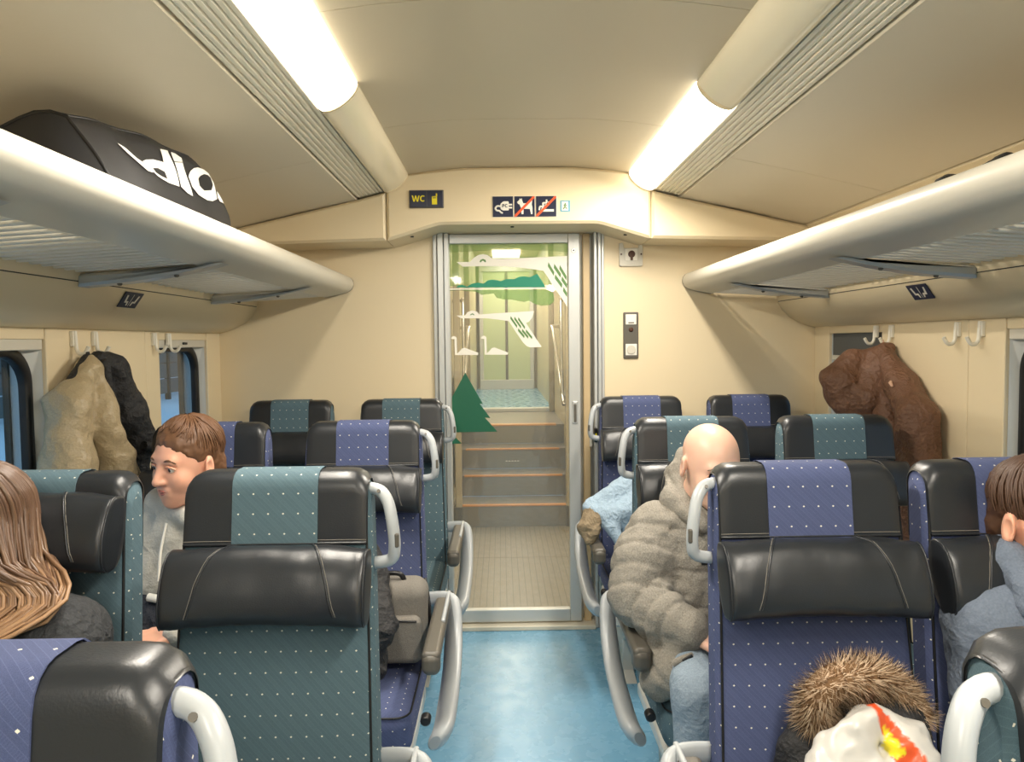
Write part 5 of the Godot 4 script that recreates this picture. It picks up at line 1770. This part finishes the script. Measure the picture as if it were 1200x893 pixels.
func short_hair(who: Node3D, c: Vector3, b: Basis, m: Material, sd: int, recede := 0.0, lift := 0.0) -> void:
	# a cap of hair with combed strands over it
	var T := Transform3D(b, c)
	var mb := MB.new()
	mb.nets([ell(T * Vector3(0, 0.038 + lift, -0.018), Vector3(0.082, 0.085 + lift, 0.098), 0.02, b), cap(T * Vector3(-0.045, -0.025, -0.066), T * Vector3(0.045, -0.025, -0.066), 0.026, 0.026, 0.04),
		["e", T * Vector3(0, -0.045 - recede * 0.0, 0.088 - recede), b, Vector3(0.09, 0.108, 0.075 + recede * 0.6), 0.0, -0.012],
		["e", T * Vector3(0.09, -0.06, 0.0), b, Vector3(0.03, 0.085, 0.035), 0.0, -0.01], ["e", T * Vector3(-0.09, -0.06, 0.0), b, Vector3(0.03, 0.085, 0.035), 0.0, -0.01], ["e", T * Vector3(0, -0.12, -0.05), b, Vector3(0.1, 0.06, 0.09), 0.0, -0.01]], 0.005, wobble(45.0, sd), 0.004)
	var r := RandomNumberGenerator.new()
	r.seed = sd
	for k in 260:
		var az := r.randf() * TAU
		var front := maxf(cos(az), 0.0)
		var end := deg_to_rad(lerpf(104.0, 58.0 - recede * 700.0, pow(front, 0.7))) * r.randf_range(0.85, 1.02)
		var start := deg_to_rad(r.randf_range(4.0, 50.0))
		if start > end - 0.2: start = end - 0.35
		var pts := []; var rad := []
		for j in 6:
			var t := j / 5.0
			var th := lerpf(start, end, t)
			var aa := az + 0.35 * t * sin(az * 2.0 + sd)
			var rr2 := 1.0 + 0.03 * sin(t * PI) + r.randf_range(0.0, 0.02)
			pts.append(T * (Vector3(0, 0.038 + lift, -0.018) + Vector3(sin(th) * sin(aa) * 0.0825, cos(th) * (0.0855 + lift), sin(th) * cos(aa) * 0.0985) * rr2))
			rad.append(lerpf(0.0034, 0.0012, t))
		mb.tube(pts, rad, 5, false)
	obj("hair", mb, m, who)


func seated_legs(who: Node3D, hip: Vector3, kl: Vector3, kr: Vector3, fl: Vector3, fr: Vector3, m: Material) -> void:
	soft("trousers", [cap(hip + Vector3(-0.09, 0.0, 0), kl, 0.09, 0.068, 0.03), cap(hip + Vector3(0.09, 0.0, 0), kr, 0.09, 0.068, 0.03), cap(kl, fl + Vector3(0, 0.09, 0), 0.066, 0.05, 0.02), cap(kr, fr + Vector3(0, 0.09, 0), 0.066, 0.05, 0.02), cap(hip + Vector3(-0.08, 0.02, -0.01), hip + Vector3(0.08, 0.02, -0.01), 0.1, 0.1, 0.03)], 0.012, m, who, 0.008, 12.0, 4)
	for f in [fl, fr]:
		var mb := MB.new()
		mb.nets([cap(f + Vector3(0, 0.045, -0.04), f + Vector3(0, 0.035, 0.13), 0.044, 0.034, 0.02), cap(f + Vector3(0, 0.05, -0.03), f + Vector3(0, 0.1, -0.03), 0.042, 0.04, 0.02), cap(f + Vector3(-0.012, 0.012, -0.05), f + Vector3(0, 0.012, 0.14), 0.012, 0.012, 0.02)], 0.01)
		for q in mb.v.size():
			mb.v[q].y = maxf(mb.v[q].y, 0.001)
		obj("shoe", mb, mats.black_plastic, who)


func body_skin(who: Node3D, head: Vector3, hb: Basis, hip: Vector3, arms: Array, m: Material) -> void:
	# one continuous body: trunk, arms and legs coarse, head and hands fine
	var mb := MB.new()
	var neck := head + hb * Vector3(0, -0.15, -0.05)
	var chest := neck + Vector3(0, -0.14, -0.02)
	var prims := [cap(neck, chest, 0.055, 0.075, 0.04), cap(chest, hip + Vector3(0, 0.08, 0), 0.085, 0.09, 0.04)]
	for a in arms:
		prims.append(cap(chest + Vector3(0, 0.02, 0), a[0], 0.045, 0.04, 0.03))
		prims.append_array(chain([a[0], a[1], a[2]], [0.04, 0.034, 0.026], 0.01))
	mb.nets(prims, 0.015)
	mb.nets(head_prims(head, hb), 0.0036)
	for a in arms:
		mb.nets(hand_prims(a[2], a[3], a[4], a[5], a[6]), 0.0036)
	obj("body", mb, m, who)


func people() -> void:
	# --- bald man in a grey padded jacket
	var head := Vector3(0.513, 1.063, -2.12)
	var hb := Basis(Vector3.UP, 0.2) * Basis(Vector3.RIGHT, 0.3)
	var hip := Vector3(0.56, 0.55, -2.27)
	var p := thing("person", "bald person in a grey padded winter jacket and jeans, looking down", "person", Vector3(0.54, 0.0, -2.1))
	var sr := Vector3(0.355, 0.86, -2.19); var er := Vector3(0.298, 0.69, -2.1); var wr := Vector3(0.41, 0.648, -1.945)
	var sl := Vector3(0.73, 0.87, -2.2); var el := Vector3(0.78, 0.68, -2.1); var wl := Vector3(0.66, 0.64, -1.94)
	body_skin(p, head, hb, hip, [[sr, er, wr, Vector3(0.75, -0.25, 0.5), Vector3(0.1, 1, 0.4), 1.0, 0.6], [sl, el, wl, Vector3(-0.75, -0.25, 0.5), Vector3(0, 1, 0.4), -1.0, 0.6]], mats.skin_pale)
	face_parts(p, head, hb, mats.iris_blue, mats.hair_grey)
	seated_legs(p, hip, Vector3(0.4, 0.535, -1.82), Vector3(0.64, 0.535, -1.82), Vector3(0.38, 0, -1.78), Vector3(0.63, 0, -1.8), mats.jeans)
	var jk := []
	jk.append(cap(Vector3(0.54, 0.86, -2.23), Vector3(0.55, 0.6, -2.26), 0.15, 0.165, 0.03))
	jk.append(cap(Vector3(0.44, 0.83, -2.2), Vector3(0.44, 0.58, -2.17), 0.11, 0.125, 0.03))
	jk.append(cap(Vector3(0.66, 0.83, -2.2), Vector3(0.66, 0.58, -2.17), 0.11, 0.125, 0.03))
	jk.append_array(chain([sr + Vector3(0.01, 0.0, 0), sr.lerp(er, 0.5) + Vector3(-0.006, 0, 0), er, er.lerp(wr, 0.5) + Vector3(0, -0.01, 0), wr], [0.082, 0.084, 0.078, 0.07, 0.056], 0.035))
	jk.append_array(chain([sl, sl.lerp(el, 0.5), el, el.lerp(wl, 0.5), wl], [0.082, 0.084, 0.078, 0.07, 0.056], 0.035))
	jk.append(cap(Vector3(0.42, 0.54, -2.12), Vector3(0.345, 0.5, -1.99), 0.1, 0.06, 0.04))
	jk.append(cap(Vector3(0.38, 0.56, -2.05), Vector3(0.36, 0.53, -1.94), 0.08, 0.055, 0.04))
	jk.append(cap(Vector3(0.66, 0.58, -2.1), Vector3(0.68, 0.56, -1.98), 0.1, 0.07, 0.04))
	jk.append(cap(Vector3(0.37, 0.52, -1.99), Vector3(0.325, 0.485, -1.97), 0.05, 0.03, 0.03))
	# stitched quilting across the sleeve and the front
	for t in [0.1, 0.42, 0.72, 1.0]:
		jk.append(["g", sr.lerp(er, t), (er - sr) + Vector3(0, 0, 0.06), 0.115, 0.0075, 0.0065])
	for t in [0.25, 0.5, 0.75]:
		jk.append(["g", er.lerp(wr, t), wr - er, 0.095, 0.0075, 0.0065])
	for y in [0.87, 0.76, 0.66]:
		jk.append(["g", Vector3(0.5, y, -2.09), Vector3(0.08, 1, 0.0), 0.11, 0.008, 0.0065])
	jk.append(["g", Vector3(0.36, 0.53, -1.95), Vector3(0.5, 1, 0.3), 0.09, 0.007, 0.006])
	var jacket := soft("jacket", jk, 0.0068, mats.jacket_grey, p, 0.007, 13.0, 23)
	soft("hood", [cap(Vector3(0.425, 0.955, -2.19), Vector3(0.455, 1.02, -2.25), 0.036, 0.03, 0.03), cap(Vector3(0.455, 1.02, -2.25), Vector3(0.475, 1.075, -2.27), 0.03, 0.016, 0.03), cap(Vector3(0.475, 1.06, -2.27), Vector3(0.56, 1.07, -2.285), 0.028, 0.028, 0.03), cap(Vector3(0.46, 1.0, -2.27), Vector3(0.58, 1.0, -2.29), 0.045, 0.045, 0.03), cap(Vector3(0.56, 1.07, -2.285), Vector3(0.62, 0.97, -2.2), 0.028, 0.036, 0.03), cap(Vector3(0.42, 0.95, -2.19), Vector3(0.475, 0.905, -2.085), 0.038, 0.03, 0.03), cap(Vector3(0.62, 0.96, -2.19), Vector3(0.565, 0.905, -2.085), 0.038, 0.03, 0.03), ["g", Vector3(0.445, 0.97, -2.18), Vector3(0.7, 0.75, 0.2), 0.1, 0.007, 0.006]], 0.007, mats.jacket_grey, jacket, 0.008, 16.0, 24)
	var m := MB.new()
	m.tube(smooth_path([Vector3(0.53, 0.93, -2.075), Vector3(0.535, 0.8, -2.045), Vector3(0.54, 0.66, -2.03)], 5), 0.006, 6)
	obj("zip", m, mats.pad_grey, jacket)
	m = MB.new()
	m.rbox(Vector3(0.485, 0.8, -2.078), Vector3(0.02, 0.03, 0.006), 0.002, 2)
	obj("pocket_tag", m, mats.black_plastic, jacket)
	m = MB.new()
	m.tube(smooth_path([Vector3(0.35, 0.585, -1.885), Vector3(0.375, 0.6, -1.88), Vector3(0.4, 0.605, -1.885)], 4), 0.01, 8)
	obj("pocket_flap", m, mats.jacket_grey, jacket)
	m = MB.new()
	m.rbox(Vector3(0.385, 0.603, -1.872), Vector3(0.03, 0.014, 0.006), 0.002, 2, Basis(Vector3.BACK, 0.5))
	obj("hem_tag", m, mats.black_plastic, jacket)
	m = MB.new()
	var wd := (wr - er).normalized()
	m.tube([wr - wd * 0.018, wr + wd * 0.012], [0.046, 0.04], 16)
	obj("cuff", m, mats.black_plastic, jacket)
	# --- man with brown hair in a light hoodie
	head = Vector3(-0.992, 1.09, -2.13)
	hb = Basis(Vector3.UP, -0.5) * Basis(Vector3.RIGHT, 0.12) * Basis(Vector3.BACK, -0.06)
	hip = Vector3(-1.05, 0.55, -2.27)
	p = thing("person", "person with receding brown hair in a light grey hoodie by the wall panel", "person", Vector3(-1.04, 0, -2.1))
	sr = Vector3(-1.2, 0.86, -2.2); er = Vector3(-1.27, 0.66, -2.1); wr = Vector3(-1.14, 0.63, -1.94)
	sl = Vector3(-0.86, 0.86, -2.2); el = Vector3(-0.82, 0.68, -2.08); wl = Vector3(-0.95, 0.665, -1.94)
	body_skin(p, head, hb, hip, [[sr, er, wr, Vector3(0.75, -0.2, 0.5), Vector3(0, 1, 0.3), 1.0, 0.5], [sl, el, wl, Vector3(-0.75, 0.0, 0.5), Vector3(0, 1, 0.3), -1.0, 0.5]], mats.skin)
	face_parts(p, head, hb, mats.iris_brown, mats.hair_brown)
	short_hair(p, head, hb, mats.hair_brown, 41, 0.026, 0.006)
	seated_legs(p, hip, Vector3(-1.16, 0.53, -1.83), Vector3(-0.94, 0.53, -1.83), Vector3(-1.16, 0, -1.8), Vector3(-0.94, 0, -1.8), mats.cloth_black)
	var hd := []
	hd.append(cap(Vector3(-1.03, 0.86, -2.22), Vector3(-1.04, 0.76, -2.24), 0.13, 0.14, 0.04))
	hd.append(cap(Vector3(-1.12, 0.84, -2.2), Vector3(-1.12, 0.76, -2.19), 0.09, 0.1, 0.04))
	hd.append(cap(Vector3(-0.94, 0.84, -2.2), Vector3(-0.95, 0.76, -2.19), 0.09, 0.1, 0.04))
	hd.append(cap(Vector3(-1.1, 0.96, -2.17), Vector3(-0.98, 0.94, -2.1), 0.035, 0.03, 0.02))
	hd.append(cap(Vector3(-0.98, 0.94, -2.1), Vector3(-0.88, 0.96, -2.18), 0.03, 0.035, 0.02))
	hd.append(cap(Vector3(-1.1, 0.97, -2.2), Vector3(-0.9, 0.98, -2.24), 0.04, 0.045, 0.03))
	hd.append_array(chain([sr, er, wr], [0.072, 0.06, 0.045], 0.02))
	hd.append_array(chain([sl, el, wl], [0.072, 0.06, 0.045], 0.02))
	var hoodie := soft("hoodie", hd, 0.011, mats.hoodie_light, p, 0.008, 13.0, 25)
	m = MB.new()
	m.tube(smooth_path([Vector3(-1.085, 0.72, -2.07), Vector3(-1.03, 0.715, -2.06), Vector3(-0.96, 0.72, -2.07)], 4), 0.012, 8)
	obj("hem", m, mats.sign_white, hoodie)
	m = MB.new()
	m.tube(smooth_path([Vector3(-1.035, 0.925, -2.085), Vector3(-1.045, 0.85, -2.065), Vector3(-1.05, 0.77, -2.055)], 5), 0.0042, 6)
	obj("drawstring", m, mats.sign_white, hoodie)
	soft("waist", [cap(Vector3(-1.05, 0.66, -2.24), Vector3(-1.05, 0.58, -2.24), 0.15, 0.15, 0.03), cap(Vector3(-1.1, 0.62, -2.12), Vector3(-0.98, 0.62, -2.12), 0.1, 0.1, 0.03)], 0.013, mats.cloth_navy, p, 0.01, 13.0, 26)
	# --- long-haired woman, turned to the window
	head = Vector3(-1.075, 1.092, -1.35)
	hb = Basis(Vector3.UP, -0.95) * Basis(Vector3.RIGHT, 0.2)
	hip = Vector3(-1.07, 0.55, -1.33)
	p = thing("person", "person with long brown hair in dark clothes turned to the window", "person", Vector3(-1.06, 0, -1.3))
	sr = Vector3(-1.24, 0.9, -1.32); er = Vector3(-1.28, 0.64, -1.24); wr = Vector3(-1.14, 0.6, -1.05)
	sl = Vector3(-0.885, 0.895, -1.33); el = Vector3(-0.83, 0.66, -1.25); wl = Vector3(-0.96, 0.6, -1.06)
	body_skin(p, head, hb, hip, [[sr, er, wr, Vector3(0.5, -0.1, 0.8), Vector3(0, 1, 0.2), 1.0, 0.4], [sl, el, wl, Vector3(-0.5, -0.1, 0.8), Vector3(0, 1, 0.2), -1.0, 0.4]], mats.skin)
	face_parts(p, head, hb, mats.iris_brown, mats.hair_brown)
	seated_legs(p, hip, Vector3(-1.16, 0.53, -0.9), Vector3(-0.97, 0.53, -0.9), Vector3(-1.16, 0, -0.86), Vector3(-0.97, 0, -0.86), mats.cloth_black)
	var tp := [cap(Vector3(-1.07, 0.86, -1.35), Vector3(-1.07, 0.6, -1.33), 0.12, 0.13, 0.04), cap(Vector3(-1.07, 0.97, -1.37), Vector3(-1.06, 0.9, -1.35), 0.06, 0.1, 0.03)]
	tp.append_array(chain([Vector3(-1.05, 0.94, -1.36), sr, er, wr], [0.07, 0.074, 0.055, 0.042], 0.03))
	tp.append_array(chain([Vector3(-1.03, 0.945, -1.36), sl, el, wl], [0.07, 0.074, 0.055, 0.042], 0.03))
	soft("top", tp, 0.012, mats.cloth_charcoal, p, 0.006, 12.0, 27)
	m = MB.new()
	var T := Transform3D(hb, head)
	m.c = Color(0.075, 0.04, 0.024)
	m.nets([ell(T * Vector3(0, 0.036, -0.02), Vector3(0.086, 0.088, 0.1), 0.02, hb), ell(T * Vector3(0, -0.03, -0.06), Vector3(0.08, 0.08, 0.06), 0.03, hb), ["e", T * Vector3(0, -0.04, 0.095), hb, Vector3(0.07, 0.105, 0.07), 0.0, -0.012]], 0.006)
	var hr := RandomNumberGenerator.new()
	hr.seed = 77
	for k in 620:
		# locks start at the crown, hug the head, then hang and swing forward over the shoulder
		var az := hr.randf_range(0.55, TAU - 0.55)
		var side := T * Vector3(sin(az), 0, cos(az)) - head
		var right := side.x > -0.02
		var shell := hr.randf_range(0.99, 1.07)
		var pts := []; var cols := []
		for j in 5:
			var th := lerpf(deg_to_rad(10), deg_to_rad(100), j / 4.0)
			pts.append(T * (Vector3(0, 0.03, -0.02) + Vector3(sin(th) * sin(az) * 0.087, cos(th) * 0.09, sin(th) * cos(az) * 0.102) * shell))
		var q: Vector3 = pts[4]
		var sw := hr.randf()
		if right:
			var out := clampf((q.x + 1.075) / 0.085, 0.0, 1.0)
			var j1 := hr.randfn(0.0, 0.006); var j2 := hr.randfn(0.0, 0.012)
			pts.append(Vector3(lerpf(q.x, -0.945, out * 0.7) + j1, lerpf(1.03, 1.05, sw), q.z + 0.02 * out + j1))
			pts.append(Vector3(lerpf(-1.02, -0.905, out) + j2, lerpf(0.995, 1.02, sw), lerpf(q.z, -1.26, 0.5)))
			pts.append(Vector3(lerpf(-1.0, -0.868, out * lerpf(0.75, 1.0, sw)) + j2, lerpf(0.955, 0.99, sw), lerpf(q.z, -1.24, 0.8)))
			pts.append(Vector3(lerpf(-1.04, -0.915, out * sw) + j2, lerpf(0.91, 0.955, sw), lerpf(-1.24, -1.21, sw)))
			pts.append(Vector3(lerpf(-1.08, -0.99, sw) + j2, lerpf(0.89, 0.925, sw), -1.2))
		else:
			for y in [1.02, 0.98, 0.94, 0.91, 0.89]:
				pts.append(Vector3(q.x - 0.01 + hr.randfn(0.0, 0.006), y, q.z + (1.05 - y) * 0.25))
		var path := smooth_path(pts, 2)
		var dye := hr.randf_range(-0.12, 0.12)
		var tone := Color(0.085, 0.045, 0.026).lerp(Color(0.15, 0.085, 0.05), hr.randf())
		var n0 := m.v.size()
		m.tube(path, hr.randf_range(0.0024, 0.0042), 5, false)
		for v in range(n0, m.v.size()):
			var f := float((v - n0) / 6) / path.size()
			m.col[v] = tone.lerp(Color(0.4, 0.235, 0.125), smoothstep(0.5, 0.9, f + dye))
	obj("hair", m, mats.vertex_hair, p)
	# --- youth in a grey-blue hoodie
	head = Vector3(0.98, 1.055, -1.43)
	hb = Basis(Vector3.UP, 0.25) * Basis(Vector3.RIGHT, 0.1)
	hip = Vector3(1.03, 0.55, -1.33)
	p = thing("person", "person with short brown hair in a grey-blue hoodie beside the fur-hooded coat", "person", Vector3(1.0, 0, -1.3))
	sr = Vector3(0.855, 0.865, -1.4); er = Vector3(0.825, 0.66, -1.34); wr = Vector3(0.92, 0.6, -1.12)
	sl = Vector3(1.18, 0.865, -1.4); el = Vector3(1.25, 0.66, -1.3); wl = Vector3(1.12, 0.6, -1.12)
	body_skin(p, head, hb, hip, [[sr, er, wr, Vector3(0.4, -0.1, 0.8), Vector3(0, 1, 0.2), 1.0, 0.4], [sl, el, wl, Vector3(-0.4, -0.1, 0.8), Vector3(0, 1, 0.2), -1.0, 0.4]], mats.skin)
	face_parts(p, head, hb, mats.iris_brown, mats.hair_brown)
	short_hair(p, head, hb, mats.hair_dark, 43, 0.0, 0.004)
	seated_legs(p, hip, Vector3(0.93, 0.53, -0.9), Vector3(1.14, 0.53, -0.9), Vector3(0.92, 0, -0.86), Vector3(1.14, 0, -0.86), mats.jeans)
	hd = [cap(Vector3(1.0, 0.86, -1.42), Vector3(1.02, 0.6, -1.36), 0.12, 0.14, 0.04), cap(Vector3(0.92, 0.82, -1.4), Vector3(0.93, 0.6, -1.33), 0.1, 0.11, 0.04), cap(Vector3(1.1, 0.82, -1.4), Vector3(1.12, 0.6, -1.33), 0.1, 0.11, 0.04)]
	hd.append_array(chain([Vector3(0.95, 0.9, -1.42), sr, er, wr], [0.08, 0.078, 0.064, 0.046], 0.03))
	hd.append_array(chain([Vector3(1.05, 0.9, -1.42), sl, el, wl], [0.08, 0.078, 0.064, 0.046], 0.03))
	hoodie = soft("hoodie", hd, 0.0105, mats.hoodie_blue, p, 0.009, 12.0, 29)
	soft("hood", [cap(Vector3(0.895, 0.995, -1.42), Vector3(0.94, 1.0, -1.51), 0.03, 0.038, 0.02), cap(Vector3(0.94, 1.0, -1.51), Vector3(1.06, 0.99, -1.5), 0.038, 0.036, 0.02), cap(Vector3(0.895, 0.995, -1.42), Vector3(0.9, 0.93, -1.33), 0.03, 0.034, 0.02), cap(Vector3(0.9, 0.93, -1.33), Vector3(0.96, 0.88, -1.29), 0.034, 0.024, 0.02), cap(Vector3(1.06, 0.99, -1.48), Vector3(1.06, 0.92, -1.36), 0.034, 0.034, 0.02), cap(Vector3(1.06, 0.92, -1.36), Vector3(0.98, 0.88, -1.29), 0.034, 0.024, 0.02)], 0.008, mats.hoodie_blue, hoodie, 0.007, 18.0, 30)
	for s in [0.0, 1.0]:
		m = MB.new()
		m.tube(smooth_path([Vector3(0.932 + s * 0.07, 0.925, -1.268), Vector3(0.93 + s * 0.075, 0.88, -1.255), Vector3(0.932 + s * 0.08, 0.82, -1.25)], 5), 0.0042, 6)
		obj("drawstring", m, mats.sign_white, hoodie)
